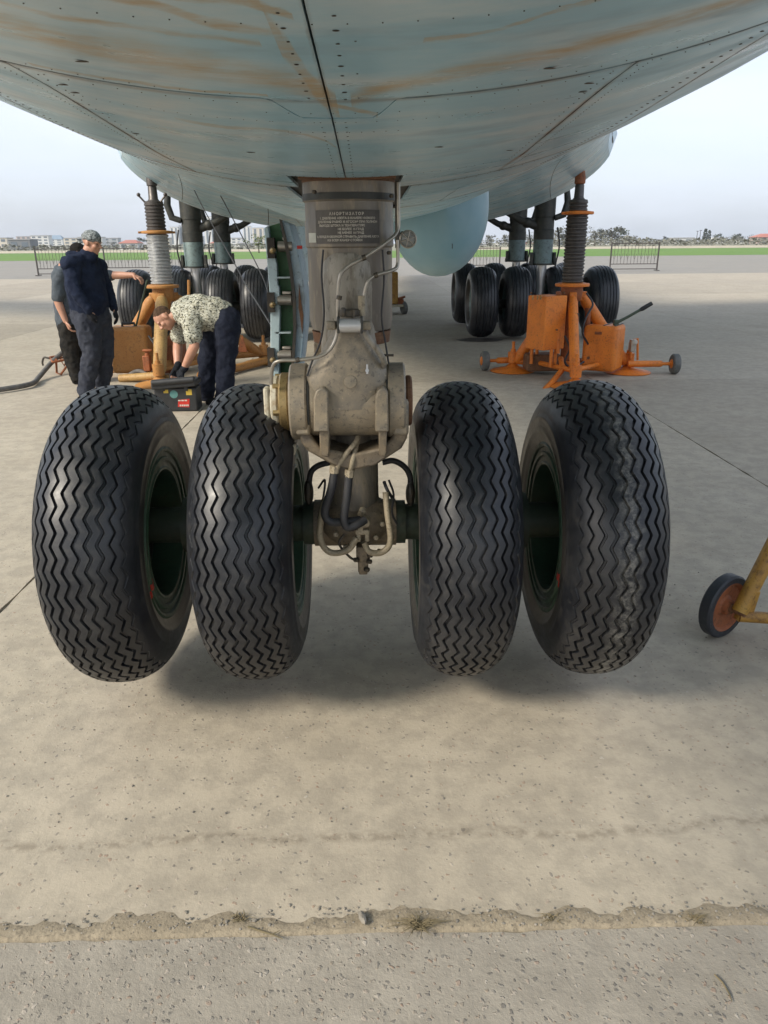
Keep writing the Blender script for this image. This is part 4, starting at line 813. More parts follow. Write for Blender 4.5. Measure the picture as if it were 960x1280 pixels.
def tyre_mesh(prof, grooves, gw, depth, zig=0.0, periods=0, segs=160, name='tyre'):
    P = Prof(prof); L = P.s[-1]; cols = []
    g = sorted(grooves); gap = (g[1]-g[0]); e0 = g[0]-gap*0.5
    for k_, s_ in enumerate(np.linspace(-L, e0, 22)): cols.append((s_, -0.003 if k_ in (7, 8, 13, 14) else 0.0, 0.0))
    for k, s_ in enumerate(g):
        dk = depth*(0.45 if k in (0, len(g)-1) and zig else 1.0)
        cols += [(s_-gw, 0.0, 1), (s_-gw*0.55, dk, 1), (s_+gw*0.55, dk, 1), (s_+gw, 0.0, 1)]
        if k < len(g)-1: cols += [(s_+gap*0.36, 0, 1), (s_+gap*0.64, 0, 1)]
    for k_, s_ in enumerate(np.linspace(g[-1]+gap*0.5, L, 22)): cols.append((s_, -0.003 if 21-k_ in (7, 8, 13, 14) else 0.0, 0.0))
    if zig:
        ph = []
        for k in range(periods):
            for f_, z_ in ((0.0, 1.0), (0.07, 0.80), (0.25, 0.0), (0.43, -0.80), (0.5, -1.0), (0.57, -0.80), (0.75, 0.0), (0.93, 0.80)): ph.append(((k+f_)/periods, z_))
    else: ph = [(k/segs, 0.0) for k in range(segs)]
    vs, fs = [], []; nC = len(cols)
    for u, z_ in ph:
        a = 2*PI*u; ca, sa = math.cos(a), math.sin(a)
        for s_, d_, m_ in cols:
            q = s_+z_*zig*m_; x, r, nx, nr = P(q); x -= nx*d_; r -= nr*d_
            vs.append((x, r*sa, r*ca))
    M_ = len(ph)
    for i in range(M_):
        i2 = (i+1) % M_
        for j in range(nC-1): fs.append((i*nC+j, i2*nC+j, i2*nC+j+1, i*nC+j+1))
    me = bpy.data.meshes.new(name); me.from_pydata(vs, [], fs); me.shade_smooth(); me.set_sharp_from_angle(angle=math.radians(42)); return me
def lathe_mesh(name, prof, mat, n=64, closed=True):
    b = MB().lathe(prof, (0, 0, 0), (1, 0, 0), n, closed); me = bpy.data.meshes.new(name); me.from_pydata([tuple(q) for q in b.v], [], b.f)
    bm = bmesh.new(); bm.from_mesh(me); bmesh.ops.recalc_face_normals(bm, faces=bm.faces); bm.to_mesh(me); bm.free()
    me.shade_smooth(); me.set_sharp_from_angle(angle=math.radians(38)); me.materials.append(MATS[mat]); return me
NT = tyre_mesh(crown_profile(0.168, 0.552, 0.165, 0.312, 0.146, 0.90), [(-4.5+k)*0.0355 for k in range(10)], 0.0062, 0.011, 0.0095, 42)
NT.materials.append(MATS['tyre'])
NT2 = NT.copy(); NT2.materials.clear(); NT2.materials.append(MATS['tyre_powder'])
half = [(0.325, 0.140), (0.327, 0.150), (0.318, 0.156), (0.308, 0.153), (0.304, 0.146), (0.289, 0.146), (0.285, 0.152), (0.273, 0.152), (0.269, 0.145), (0.252, 0.145), (0.247, 0.149), (0.239, 0.147), (0.236, 0.13), (0.234, 0.02)]
rimp = half+[(0.234, 0.0)]+[(r, -h) for r, h in half[::-1]]
rim_prof = rimp+[(0.315, -0.11), (0.300, 0.0), (0.315, 0.11)]
NR = lathe_mesh('rim', rim_prof, 'rim_green')
web = [(0.24, 0.022), (0.20, 0.012), (0.13, 0.02), (0.105, 0.06), (0.105, 0.10), (0.07, 0.10), (0.07, -0.10), (0.105, -0.10), (0.105, -0.06), (0.13, -0.02), (0.20, -0.012), (0.24, -0.022)]
NW = lathe_mesh('web', web, 'gear_dark')
DR = lathe_mesh('brake_drum', [(0.21, 0.024), (0.225, 0.03), (0.225, 0.10), (0.20, 0.105), (0.11, 0.105), (0.11, 0.03)], 'dark_steel')
def child(name, me, parent, loc=(0, 0, 0), rot=None):
    o = bpy.data.objects.new(name, me); COL.objects.link(o); o.parent = parent; o.location = loc
    if rot: o.rotation_euler = rot
    return o
def slip_mark(side):
    b = MB(); P = [[Vector((side*h, r*math.cos(0)+0, 0)) for _ in (0,)] for r, h in ()]
    pr = [(0.253, 0.1455), (0.2685, 0.1455), (0.2725, 0.1525), (0.2855, 0.1525), (0.2895, 0.1465), (0.3035, 0.1465), (0.3075, 0.1535), (0.318, 0.1565), (0.329, 0.152)]
    rows = [[Vector((side*(h+0.0006), r*math.cos(a), r*math.sin(a))) for r, h in pr] for a in (-0.05, 0.0, 0.05)]
    return b.grid(rows)
SM = {}
for s in (-1, 1):
    b = slip_mark(s); me = bpy.data.meshes.new('slip_mark'); me.from_pydata([tuple(q) for q in b.v], [], b.f); me.materials.append(MATS['red_paint']); SM[s] = me
for k, (x, rot, me, marks) in enumerate(((-0.842, 0.3, NT, ((1, 201, 0),)), (-0.350, 1.9, NT, ((1, 203, 0),)), (0.405, 3.1, NT, ((-1, 207, 0),)), (0.882, 4.4, NT2, ((-1, 197, 0),)))):
    o = bpy.data.objects.new('nose_wheel', NR); COL.objects.link(o); o.parent = plane; o.location = Vector((x, WY, WZ))-wpos(plane)
    child('tyre', me, o, rot=(rot, 0, 0)); child('wheel_web', NW, o, (-0.075*marks[0][0], 0, 0)); child('brake_drum', DR, o, (-0.07*marks[0][0], 0, 0), (0, 0, PI if marks[0][0] < 0 else 0))
    for s, ang, _ in marks: child('slip_mark', SM[s], o, rot=(math.radians(ang), 0, 0))
# ---------------------------------------------------------------- open gear door beside the leg
DY = 3.05
dr = MB().pxprism([(349, 274), (362, 280), (370, 305), (377, 335), (381, 370), (381, 410), (377, 450), (372, 486), (361, 486), (365, 450), (367, 410), (366, 372), (362, 338), (357, 310)], DY, 3.30).build('open_gear_door', 'door_blue', plane, bevel=0.004)
MB().pxprism([(349, 274), (352, 275), (361, 311), (365.5, 338), (369.5, 372), (370.5, 410), (368, 450), (363.5, 486), (360, 486), (364.5, 450), (366.5, 410), (365.5, 372), (361.5, 338), (356.5, 310)], DY-0.012, DY+0.02).build('edge_strip', 'dark_steel', dr)
MB().pxprism([(335, 283), (349, 279), (357, 311), (362, 338), (366, 372), (367, 410), (365, 450), (361, 486), (345, 486), (348, 440), (347, 380), (342, 320)], DY+0.05, DY+0.075).build('door_web', 'bay_green', dr)
MB().pxprism([(330, 285), (335, 282), (338, 305), (344, 312), (344, 322), (346, 330), (347, 357), (349, 358), (350, 395), (349, 432), (349, 486), (339, 486), (338, 440), (338, 380), (334, 330)], DY+0.0, DY+0.05).build('door_flange', 'pale_blue', dr, bevel=0.003)
for y in (310, 378, 447):
    c = at(340, y, DY-0.01); MB().box((c.x-0.004, c.y+0.02, c.z), (0.028, 0.05, 0.075)).build('hinge_pocket', 'under_skin', dr)
    c = at(350, y-2, DY-0.02); MB().cyl((c.x-0.012, c.y+0.03, c.z), (c.x+0.045, c.y+0.03, c.z), 0.020, 16).box((c.x+0.025, c.y+0.04, c.z+0.028), (0.035, 0.03, 0.012)).build('hinge', 'silver_pipe', dr, bevel=0.003)
    c = at(341, y+3, DY-0.03); MB().lathe([(0.010, -0.02), (0.012, 0.0), (0.008, 0.015), (0.004, 0.02)], c, (0.3, -1, 0.2), 12).build('latch_pin', 'brass', dr)
for y in (347, 416): c = at(354, y, DY); MB().box((c.x, c.y+0.03, c.z), (0.06, 0.06, 0.006)).build('rib', 'pale_blue', dr)
c = at(376, 309, DY); MB().box((c.x, 3.0, c.z), (0.02, 0.006, 0.012)).build('red_tag', 'red_paint', dr)
c = at(375, 385, DY-0.006); MB().prism([Vector((c.x+dx, c.y, c.z+dz)) for dx, dz in ((0, 0.09), (0.006, 0.02), (0.012, -0.03), (0.004, -0.10), (-0.002, -0.03), (-0.006, 0.0))], [Vector((c.x+dx, c.y+0.01, c.z+dz)) for dx, dz in ((0, 0.09), (0.006, 0.02), (0.012, -0.03), (0.004, -0.10), (-0.002, -0.03), (-0.006, 0.0))]).build('scratch_mark', 'rust', dr)
# ---------------------------------------------------------------- main gear
MT = tyre_mesh(crown_profile(0.238, 0.615, 0.19, 0.335, 0.16, 0.80), [(-2.5+k)*0.058 for k in range(6)], 0.010, 0.012, segs=96); MT.materials.append(MATS['tyre_main'])
MR = lathe_mesh('rim', [(0.345, 0.16), (0.35, 0.17), (0.335, 0.175), (0.31, 0.15), (0.29, 0.10), (0.285, 0.04), (0.1, 0.03), (0.1, -0.03), (0.285, -0.04), (0.29, -0.10), (0.31, -0.15), (0.335, -0.175), (0.35, -0.17), (0.345, -0.16), (0.32, 0.0)], 'gear_teal', 40)
def main_gear(x, y, s, wheels, far=False):
    zt = 2.55
    lg = MB().lathe([(0.15, 1.29), (0.172, 1.30), (0.172, 1.69), (0.165, 1.71)], (x, y, 0), n=28).build('main_leg', 'gear_teal', plane)
    MB().lathe([(0.165, 1.70), (0.176, 1.71), (0.176, 1.86), (0.168, 1.87), (0.168, 2.06), (0.178, 2.07), (0.178, zt)], (x, y, 0), n=28).build('leg_cylinder', 'gear_dark', lg)
    MB().lathe([(0.185, 1.275), (0.185, 1.305)], (x, y, 0), n=28).build('collar', 'gear_dark', lg)
    MB().cyl((x, y, 0.60), (x, y, 1.29), 0.085, 24).build('piston', 'chrome', lg)
    for dx in (-0.2, 0.2): MB().box((x+dx, y-0.03, 1.40), (0.05, 0.12, 0.18)).box((x+dx*1.05, y-0.05, 1.31), (0.06, 0.1, 0.07)).build('torque_lug', 'gear_dark', lg, bevel=0.01)
    MB().tube([(x-s*0.1, y, 1.92), (x-s*0.42, y, 2.02), (x-s*0.95, y+0.05, 2.32)], [0.085, 0.06, 0.05], 12).ell((x-s*0.30, y, 1.98), (0.1, 0.09, 0.09), 12, 8).build('side_brace', 'gear_dark', lg)
    MB().tube([(x+s*0.15, y-0.1, 2.05), (x+s*0.30, y-0.1, 2.10), (x+s*0.36, y-0.1, 2.30), (x+s*0.33, y-0.1, 2.5)], [0.05, 0.06, 0.06, 0.05], 10).build('hook_arm', 'gear_dark', lg)
    MB().cyl((x-1.2, y, 0.62), (x+1.2, y, 0.62), 0.075, 16).box((x, y, 0.64), (0.3, 0.24, 0.22)).build('axle', 'gear_dark', lg)
    MB().tube(smooth_path([(x+s*0.2, y-0.15, 1.9), (x+s*0.24, y-0.2, 1.6), (x+s*0.2, y-0.18, 1.3), (x+s*0.12, y-0.15, 0.8)]), 0.014, 6).build('hose', 'rubber_hose', lg)
    for w in wheels:
        o = bpy.data.objects.new('main_wheel', MR); COL.objects.link(o); o.parent = plane; o.location = Vector((x+s*w, y, 0.645))-wpos(plane)
        child('tyre', MT, o, rot=(random.random()*6, 0, 0))
WH = (-1.06, -0.45, 0.30, 1.06)
main_gear(3.17, 13.9, 1, WH); main_gear(3.17, 16.35, 1, WH); main_gear(-2.98, 13.9, -1, WH); main_gear(-2.92, 16.35, -1, WH)
# thin lines hanging from the belly on the left
for pts, l in ((((243, 238, 8.8), (255, 262, 8.4), (294, 331, 7.0), (308, 357, 6.4), (330, 392, 5.2), (352, 428, 4.2)), 'long thin cable slanting from the belly to the open gear door'), (((276, 245, 8.6), (284, 260, 8.4), (323, 335, 7.4), (334, 362, 7.0), (338, 380, 6.8)), 'shorter thin cable hanging left of the open gear door')):
    tag(MB().tube(smooth_path([at(*q) for q in pts], 5), 0.006, 6).build('cable', 'rubber_hose'), l, 'cable')
# ---------------------------------------------------------------- jacks
def ground_z(x, y): return 0.0
def jack(cx, cy, label, paint, paint2, zring, ztop, screw_lo, r_lo, r_hi, feet, wheels, rot_boxes, tilt=0.0):
    root = empty('aircraft_jack', (cx, cy, 0)); tag(root, label, 'jack', 'hydraulic jacks under the aircraft')
    zh = 1.12
    # column
    MB().lathe([(0.07, 0.10), (0.085, 0.12), (0.085, 0.92), (0.125, 0.96), (0.14, 1.04), (0.14, zh), (0.10, zh+0.01)], (cx, cy, 0), n=28).build('body', 'rusty_orange' if paint == 'orange' else 'ochre', root)
    MB().lathe([(0.16, zh), (0.215, zh+0.005), (0.22, zh+0.02), (0.215, zh+0.04), (0.15, zh+0.05)], (cx, cy, 0), n=36).build('lower_ring', paint, root)
    def thread(r, z0, z1, pitch, name, mat):
        pr = [(r*0.7, z0)]; z = z0
        while z < z1-1e-6:
            pr += [(r*0.90, z), (r, z+pitch*0.25), (r, z+pitch*0.62), (r*0.90, z+pitch*0.85)]; z += pitch
        pr.append((r*0.7, z1+0.005)); MB().lathe(pr, (cx, cy, 0), n=32).build(name, mat, root)
    thread(r_lo, zh+0.05, zring, 0.042, 'screw', screw_lo)
    MB().lathe([(0.12, zring), (0.195, zring+0.004), (0.20, zring+0.016), (0.195, zring+0.035), (0.11, zring+0.045)], (cx, cy, 0), n=36).build('upper_ring', paint, root)
    for k in range(2):
        a = 0.4+k*PI; MB().cyl((cx+0.19*math.cos(a), cy+0.19*math.sin(a), zring+0.018), (cx+0.235*math.cos(a), cy+0.235*math.sin(a), zring+0.018), 0.014, 8).build('ring_peg', paint, root)
    zr = ztop-0.30
    thread(r_hi, zring+0.04, zr, 0.042, 'upper_screw', 'screw_dark')
    MB().lathe([(r_hi*0.95, zr), (r_hi*0.95, zr+0.03), (0.075, zr+0.04), (0.06, zr+0.06), (0.055, ztop-0.10), (0.05, ztop-0.09)], (cx, cy, 0), n=24).build('ram', 'screw_dark', root)
    MB().lathe([(0.05, ztop-0.09), (0.066, ztop-0.08), (0.066, ztop-0.02), (0.05, ztop+0.06)], (cx, cy, 0), n=24).build('ram_head', 'rusty_orange' if paint == 'orange' else 'screw_dark', root)
    hub = Vector((cx, cy, 1.0))
    for (fx, fy, r0, kind) in feet:
        f = Vector((cx+fx, cy+fy, 0.13)); d = Vector((fx, fy, 0)).normalized()
        s0 = hub+d*0.15
        MB().tube([s0, s0+(f-s0)*0.08, s0+(f-s0)*0.92, f], [r0*0.7, r0, r0, r0*0.7], 18).build('leg', paint2 if kind else paint, root)
        MB().box(s0, (0.09, 0.09, 0.12), Matrix.Rotation(math.atan2(d.y, d.x), 3, 'Z')).build('leg_bracket', paint, root, bevel=0.012)
        MB().cyl(Vector((cx, cy, 0.14))+d*0.1, Vector((f.x, f.y, 0.14)), 0.045, 14).build('base_tube', paint, root)
        MB().lathe([(0.30, 0.004), (0.305, 0.012), (0.28, 0.022), (0.10, 0.06), (0.05, 0.10), (0.035, 0.12), (0.035, 0.30), (0.022, 0.30)], (f.x+d.x*0.05, f.y+d.y*0.05, 0), n=32).build('foot_pad', paint if paint == 'orange' else 'ochre', root)
        MB().lathe([(0.07, 0.12), (0.07, 0.26)], (f.x+d.x*0.05, f.y+d.y*0.05, 0), n=16).cyl((f.x+d.x*0.05, f.y+d.y*0.05, 0.30), (f.x+d.x*0.05, f.y+d.y*0.05, 0.40), 0.02, 8).build('foot_screw', paint, root)
    P = [Vector((cx+f[0]*0.8, cy+f[1]*0.8, 0.16)) for f in feet]
    for i in range(len(P)): MB().cyl(P[i], P[(i+1) % len(P)], 0.032, 12).build('tie_bar', paint, root)
    for (wx, wy, ax_) in wheels:
        w = Vector((wx, wy, 0.135)); a = Vector(ax_).normalized()
        wo = MB().lathe([(0.05, -0.045), (0.115, -0.045), (0.13, -0.03), (0.13, 0.03), (0.115, 0.045), (0.05, 0.045)], w, a, 28).build('wheel', 'grey_wheel', root)
        MB().lathe([(0.045, -0.06), (0.06, -0.05), (0.06, 0.05), (0.045, 0.06)], w, a, 16).build('wheel_hub', paint, wo)
        e = w-a*0.62 if (w-a*0.62-Vector((cx, cy, 0.13))).length < (w+a*0.62-Vector((cx, cy, 0.13))).length else w+a*0.62
        MB().tube([w, lerp(w, e, 0.25), lerp(w, e, 0.3), e], [0.022, 0.022, 0.042, 0.042], 12).build('wheel_arm', paint, root)
    return root
def rbox(root, c, size, th, name, mat, bev=0.04):
    R_ = Matrix.Rotation(th, 3, 'Z'); return MB().box(c, size, R_).build(name, mat, root, bevel=bev, segs=4)
JR = (2.70, 9.95)
jr = jack(*JR, 'bright orange hydraulic jack with tank box and lever under the right fairing', 'orange', 'orange', 1.98, 2.42, 'screw_dark', 0.135, 0.118,
          ((-0.62, 0.25, 0.075, 0), (0.80, 0.05, 0.075, 0), (-0.12, -0.90, 0.062, 0)), ((1.66, 10.28, (1, 0.1, 0)), (4.12, 9.85, (1, -0.05, 0))), None)
c = at(683, 398, 9.72); tb = rbox(jr, (c.x, c.y, 0.70), (0.33, 0.36, 0.66), math.radians(-59), 'tank_box', 'orange', 0.012)
MB().lathe([(0.03, 1.03), (0.035, 1.04), (0.03, 1.07)], (c.x+0.14, c.y+0.02, 0), n=12).build('filler_cap', 'rusty_orange', tb)
MB().lathe([(0.012, 0), (0.012, 0.02)], (c.x+0.10, c.y-0.155, 0.62), (0.3, -1, 0), 8).build('tap', 'rust', tb)
for dx, dy in ((-0.14, 0.1), (0.05, -0.18), (0.16, 0.05), (-0.05, 0.2)): MB().cyl((c.x+dx, c.y+dy, 0.16), (c.x+dx, c.y+dy, 0.38), 0.022, 10).build('tank_post', 'orange', jr)
c = at(757, 434, 9.75); pb = rbox(jr, (c.x, c.y+0.1, 0.36), (0.44, 0.42, 0.58), math.radians(-33), 'pump_box', 'orange', 0.05)
R_ = Matrix.Rotation(math.radians(-33), 3, 'Z')
def pl_(v): return Vector((c.x, c.y+0.1, 0.36))+R_ @ Vector(v)
for dx in (-0.10, 0.04): MB().box(pl_((dx+0.13, 0.02, 0.292)), (0.02, 0.36, 0.012), R_).build('lid_rib', 'gear_dark', pb)
MB().box(pl_((-0.02, -0.212, 0.20)), (0.09, 0.008, 0.035), R_).build('handle_recess', 'rusty_orange', pb, bevel=0.003); MB().box(pl_((0.11, -0.212, 0.12)), (0.05, 0.012, 0.04), R_).build('latch', 'orange', pb, bevel=0.004)
MB().lathe([(0.02, -0.004), (0.02, 0.008)], pl_((-0.12, -0.21, -0.12)), R_ @ Vector((0, -1, 0)), 12).build('plug', 'rust', pb)
lv = MB().tube([at(768, 405, 9.75), at(785, 396, 9.72), at(806, 384, 9.7)], [0.020, 0.018, 0.018], 10).build('pump_lever', 'lever_green', jr)
MB().tube([at(800, 387.5, 9.705), at(803, 386, 9.7), at(815, 379, 9.69)], [0.02, 0.028, 0.026], 12).build('lever_grip', 'black_plastic', lv)
MB().box(at(770, 404, 9.76), (0.06, 0.06, 0.09)).build('lever_pivot', 'lever_green', lv, bevel=0.01)
MB().tube([at(788, 460, 9.9), at(789, 425, 9.9), at(797, 423, 9.9), at(797, 450, 9.9)], 0.016, 8).build('towing_hook', 'orange', jr); MB().box(at(790, 432, 9.9), (0.06, 0.08, 0.16)).build('valve', 'silver_pipe', jr, bevel=0.01)
MB().tube([at(701, 448, 9.6), at(703, 462, 9.4), at(690, 478, 9.1), at(678, 490, 8.9)], 0.035, 12).build('draw_bar', 'orange', jr)
MB().tube([at(697, 415, 9.65), at(697, 442, 9.6)], [0.03, 0.03], 10).ell(at(697, 412, 9.65), (0.04, 0.04, 0.03), 10, 8).build('small_ram', 'orange', jr)
MB().box(at(677, 452, 10.0), (0.45, 0.3, 0.22)).build('reservoir', 'rust', jr, bevel=0.03)
MB().tube([at(735, 385, 9.9), at(734, 425, 9.9)], [0.04, 0.03], 10).build('side_ram', 'rusty_orange', jr)
c = at(719, 396, 9.60); MB().box((c.x+0.01, c.y-0.02, c.z), (0.07, 0.012, 0.09)).build('plate_label', 'gear_dark', jr, bevel=0.003)
for k, (x0, y0) in enumerate(((664, 366), (670, 366), (674, 366))): c = at(x0+2, y0+6, 9.52); MB().box(c, (0.026, 0.004, 0.05), Matrix.Rotation(math.radians(-59), 3, 'Z')).build('stencil_mark', 'ochre_tan', tb)
MB().tube(smooth_path([at(735, 430, 9.75), at(728, 415, 9.6), at(733, 396, 9.65), at(741, 380, 9.75), at(733, 366, 9.8)], 6), 0.013, 8).build('pressure_hose', 'rubber_hose', jr)
MB().tube(smooth_path([at(706, 420, 9.6), at(712, 436, 9.5), at(706, 452, 9.5), at(716, 460, 9.5), at(730, 452, 9.6)], 6), 0.013, 8).build('pressure_hose', 'rubber_hose', jr)
c = at(793, 428, 9.8); MB().lathe([(0.035, 0), (0.04, 0.01), (0.04, 0.03), (0.03, 0.034)], c, (-0.3, -1, 0.2), 18).build('pressure_gauge', 'silver_pipe', jr)
for q in ((664, 432), (706, 432), (664, 366), (705, 366)):
    c_ = at(q[0], q[1], 9.7); MB().ell(c_, (0.014, 0.014, 0.014), 8, 6).build('tank_bolt', 'rust', tb)
JL = (-2.68, 10.45)
jl = jack(*JL, 'faded ochre hydraulic jack with bright screw beside the bending man', 'ochre', 'ochre_tan', 1.80, 2.46, 'screw_bright', 0.145, 0.125,
          ((-0.80, 0.25, 0.085, 0), (1.15, 0.75, 0.075, 0), (0.10, -0.95, 0.085, 1)), ((-1.22, 11.3, (1, 0.3, 0)),), None)
for k in (-1, 1): MB().tube([(JL[0]+k*0.09, JL[1]-0.05, 2.17), (JL[0]+k*0.17, JL[1]-0.05, 2.26)], [0.012, 0.012], 8).ell((JL[0]+k*0.17, JL[1]-0.05, 2.27), (0.025, 0.025, 0.025), 8, 6).build('wing_handle', 'screw_dark', jl)
c = at(163, 440, 10.05); bx = rbox(jl, (c.x, c.y+0.1, 0.36), (0.50, 0.36, 0.60), math.radians(4), 'pump_box', 'ochre', 0.05)
MB().prism([(c.x-0.20, c.y-0.087, 0.12), (c.x+0.20, c.y-0.060, 0.12), (c.x+0.20, c.y-0.060, 0.58), (c.x-0.20, c.y-0.087, 0.58)], [(c.x-0.20, c.y-0.07, 0.12), (c.x+0.20, c.y-0.04, 0.12), (c.x+0.20, c.y-0.04, 0.58), (c.x-0.20, c.y-0.07, 0.58)]).build('box_cover', 'ochre', bx, bevel=0.02)
MB().tube([(c.x-0.08, c.y+0.05, 0.66), (c.x-0.08, c.y+0.05, 0.70), (c.x+0.08, c.y+0.05, 0.70), (c.x+0.08, c.y+0.05, 0.66)], 0.018, 8).build('box_handle', 'black_plastic', bx)
MB().tube([at(170, 408, 10.1), at(178, 375, 10.0), at(184, 350, 9.9)], 0.012, 8).build('pump_lever', 'lever_green', jl)
MB().box(at(215, 445, 10.5), (0.36, 0.3, 0.55)).build('reservoir', 'rusty_orange', jl, bevel=0.03)
MB().tube([at(232, 405, 10.4), at(232, 372, 10.4)], [0.05, 0.04], 12).tube([at(236, 372, 10.4), at(236, 350, 10.4)], 0.02, 8).build('side_ram', 'ochre', jl)
MB().tube([at(150, 473, 9.7), at(190, 470, 9.6), at(232, 478, 9.5)], 0.05, 12).build('base_bar', 'ochre_tan', jl)
MB().tube(smooth_path([at(160, 470, 9.8), at(172, 464, 9.75), at(184, 468, 9.7), at(188, 476, 9.6)], 5), 0.03, 10).build('hose_guard', 'cable_grey', jl)
MB().box(at(184, 454, 9.7), (0.09, 0.09, 0.2)).cyl(at(184, 440, 9.7), at(184, 446, 9.7), 0.03, 10).box(at(184, 438, 9.68), (0.12, 0.05, 0.03)).build('screw_foot', 'rusty_orange', jl, bevel=0.012)
MB().tube([at(250, 470, 9.6), at(300, 459, 10.4), at(347, 447, 11.2)], 0.055, 14).build('outrigger', 'ochre', jl)
MB().prism([at(296, 440, 10.7), at(303, 418, 10.7), at(309, 440, 10.7)], [at(297, 440, 10.8), at(303, 420, 10.8), at(308, 440, 10.8)]).build('outrigger_bracket', 'rusty_orange', jl, bevel=0.005)
MB().tube(smooth_path([at(186, 420, 9.9), at(196, 432, 9.8), at(206, 424, 9.9), at(214, 408, 10.1), at(222, 384, 10.2)], 6), 0.014, 8).build('pressure_hose', 'rubber_hose', jl)
MB().tube(smooth_path([at(238, 372, 10.4), at(246, 378, 10.4), at(240, 396, 10.3), at(228, 404, 10.3)], 6), 0.012, 8).build('pressure_hose', 'silver_pipe', jl)
# ---------------------------------------------------------------- hose and folding stand at the left
hp = [ground_at(-60, 494, 0.045), ground_at(0, 487, 0.045), ground_at(38, 480, 0.045), Vector(ground_at(48, 472, 0.05)), at(60, 458, 10.2), at(72, 446, 10.4), at(84, 437, 10.6), at(100, 432, 10.9), ground_at(125, 440, 0.05)]
tag(MB().tube(smooth_path(hp, 8), 0.032, 12).build('hose', 'cable_grey'), 'thick grey hose snaking from the left edge behind the standing men', 'hose')
st_ = empty('folding_stand', ground_at(75, 462)); tag(st_, 'low orange tubular folding stand carrying the grey hose', 'stand')
q = [at(62, 447, 10.5), at(92, 441, 10.7), at(94, 447, 10.4), at(66, 453, 10.2)]
MB().tube(q+[q[0]], 0.016, 8).tube([lerp(q[0], q[3], .5), lerp(q[1], q[2], .5)], 0.014, 8).build('top_frame', 'rusty_orange', st_)
MB().tube([at(70, 449, 10.3), ground_at(71, 466, 0.016), ground_at(76, 468, 0.016), at(92, 446, 10.4)], 0.015, 8).build('leg', 'rusty_orange', st_)
MB().tube([at(74, 446, 10.6), ground_at(80, 457, 0.016), at(90, 442, 10.7)], 0.015, 8).build('leg', 'rusty_orange', st_)
MB().tube(smooth_path([at(62, 448, 10.4), at(55, 447, 10.4), at(53, 453, 10.4), at(54, 457, 10.4)]), 0.014, 8).build('hook', 'dark_steel', st_)
# ---------------------------------------------------------------- toolbox
T0 = ground_at(221, 512); TY = T0.y+0.02
tb_ = empty('toolbox', (T0.x, TY, 0)); tag(tb_, 'open black plastic toolbox with yellow and red stickers at the bending man', 'toolbox')
xa, xb = at(193, 500, TY-0.12).x, at(246, 500, TY-0.12).x; xc = (xa+xb)/2; w = xb-xa
MB().box((xc, TY, 0.125), (w, 0.24, 0.25)).build('body', 'black_plastic', tb_, bevel=0.012)
MB().box((xc-0.0, TY-0.02, 0.285), (w*1.04, 0.30, 0.06), Matrix.Rotation(math.radians(-4), 3, 'Y')).cyl((xc-w*0.50, TY-0.16, 0.31), (xc+w*0.52, TY-0.16, 0.345), 0.035, 14).build('lid', 'black_plastic', tb_, bevel=0.014)
yf = TY-0.121
MB().box((xb-0.075, yf, 0.205), (0.06, 0.003, 0.06)).build('yellow_sticker', 'yellow_label', tb_); MB().box((xa+0.13, yf, 0.215), (0.05, 0.003, 0.035)).build('yellow_sticker', 'yellow_label', tb_)
MB().lathe([(0.042, 0), (0.042, 0.003)], (xa+0.21, yf+0.001, 0.185), (0, -1, 0), 20).build('teal_sticker', 'teal_label', tb_)
MB().prism([(xa+0.24, yf-0.001, 0.05), (xa+0.36, yf-0.001, 0.045), (xa+0.37, yf-0.001, 0.135), (xa+0.25, yf-0.001, 0.125)], [(xa+0.24, yf+0.002, 0.05), (xa+0.36, yf+0.002, 0.045), (xa+0.37, yf+0.002, 0.135), (xa+0.25, yf+0.002, 0.125)]).build('red_sticker', 'red_paint', tb_)
for k, z in enumerate((0.118, 0.066)):
    for j in range(5 if k else 3): MB().box((xa+(0.268 if k else 0.262)+j*(0.02 if k else 0.034), yf-0.0025, z), (0.013 if k else 0.026, 0.002, 0.018 if k else 0.012)).build('sticker_print', 'white_label', tb_)
for dx in (-0.12, 0.12): MB().box((xc+dx, yf-0.004, 0.245), (0.04, 0.012, 0.05)).build('latch', 'black_plastic', tb_, bevel=0.004)
# ---------------------------------------------------------------- trolley at the right edge
tr = empty('trolley', (1.95, 2.95, 0)); tag(tr, 'worn yellow tubular trolley with small solid black wheel at the right edge', 'trolley')
wc = Vector((1.635, 2.93, 0.147)); wa = Vector((0.52, -0.854, 0.0)).normalized()
wo = MB().lathe([(0.115, -0.028), (0.138, -0.028), (0.146, -0.02), (0.146, 0.02), (0.138, 0.028), (0.115, 0.028)], wc, wa, 48, True).build('wheel', 'rubber_solid', tr)
MB().lathe([(0.117, -0.022), (0.117, 0.024), (0.112, 0.027), (0.106, 0.02), (0.10, 0.008), (0.05, 0.004), (0.038, 0.012), (0.034, 0.035), (0.02, 0.036)], wc, wa, 40).build('wheel_disc', 'rusty_orange', wo)
e = wc+wa*0.075
MB().cyl(wc, e+wa*0.03, 0.014, 12).lathe([(0.024, 0.03), (0.024, 0.045)], wc, wa, 6).build('axle', 'rust', wo)
top = Vector((1.90, 2.98, 0.62)); MB().tube([e, e+(top-e)*0.5, top], [0.034, 0.034, 0.034], 16).build('upright', 'yellow_worn', tr)
MB().prism([e+Vector((-.012, -.01, -.04)), e+Vector((0.055, -.01, -.045)), e+Vector((0.075, -.01, 0.10)), e+Vector((0.045, -.01, 0.11))], [e+Vector((-.012, .03, -.04)), e+Vector((0.055, .03, -.045)), e+Vector((0.075, .03, 0.10)), e+Vector((0.045, .03, 0.11))]).build('gusset', 'yellow_worn', tr, bevel=0.006)
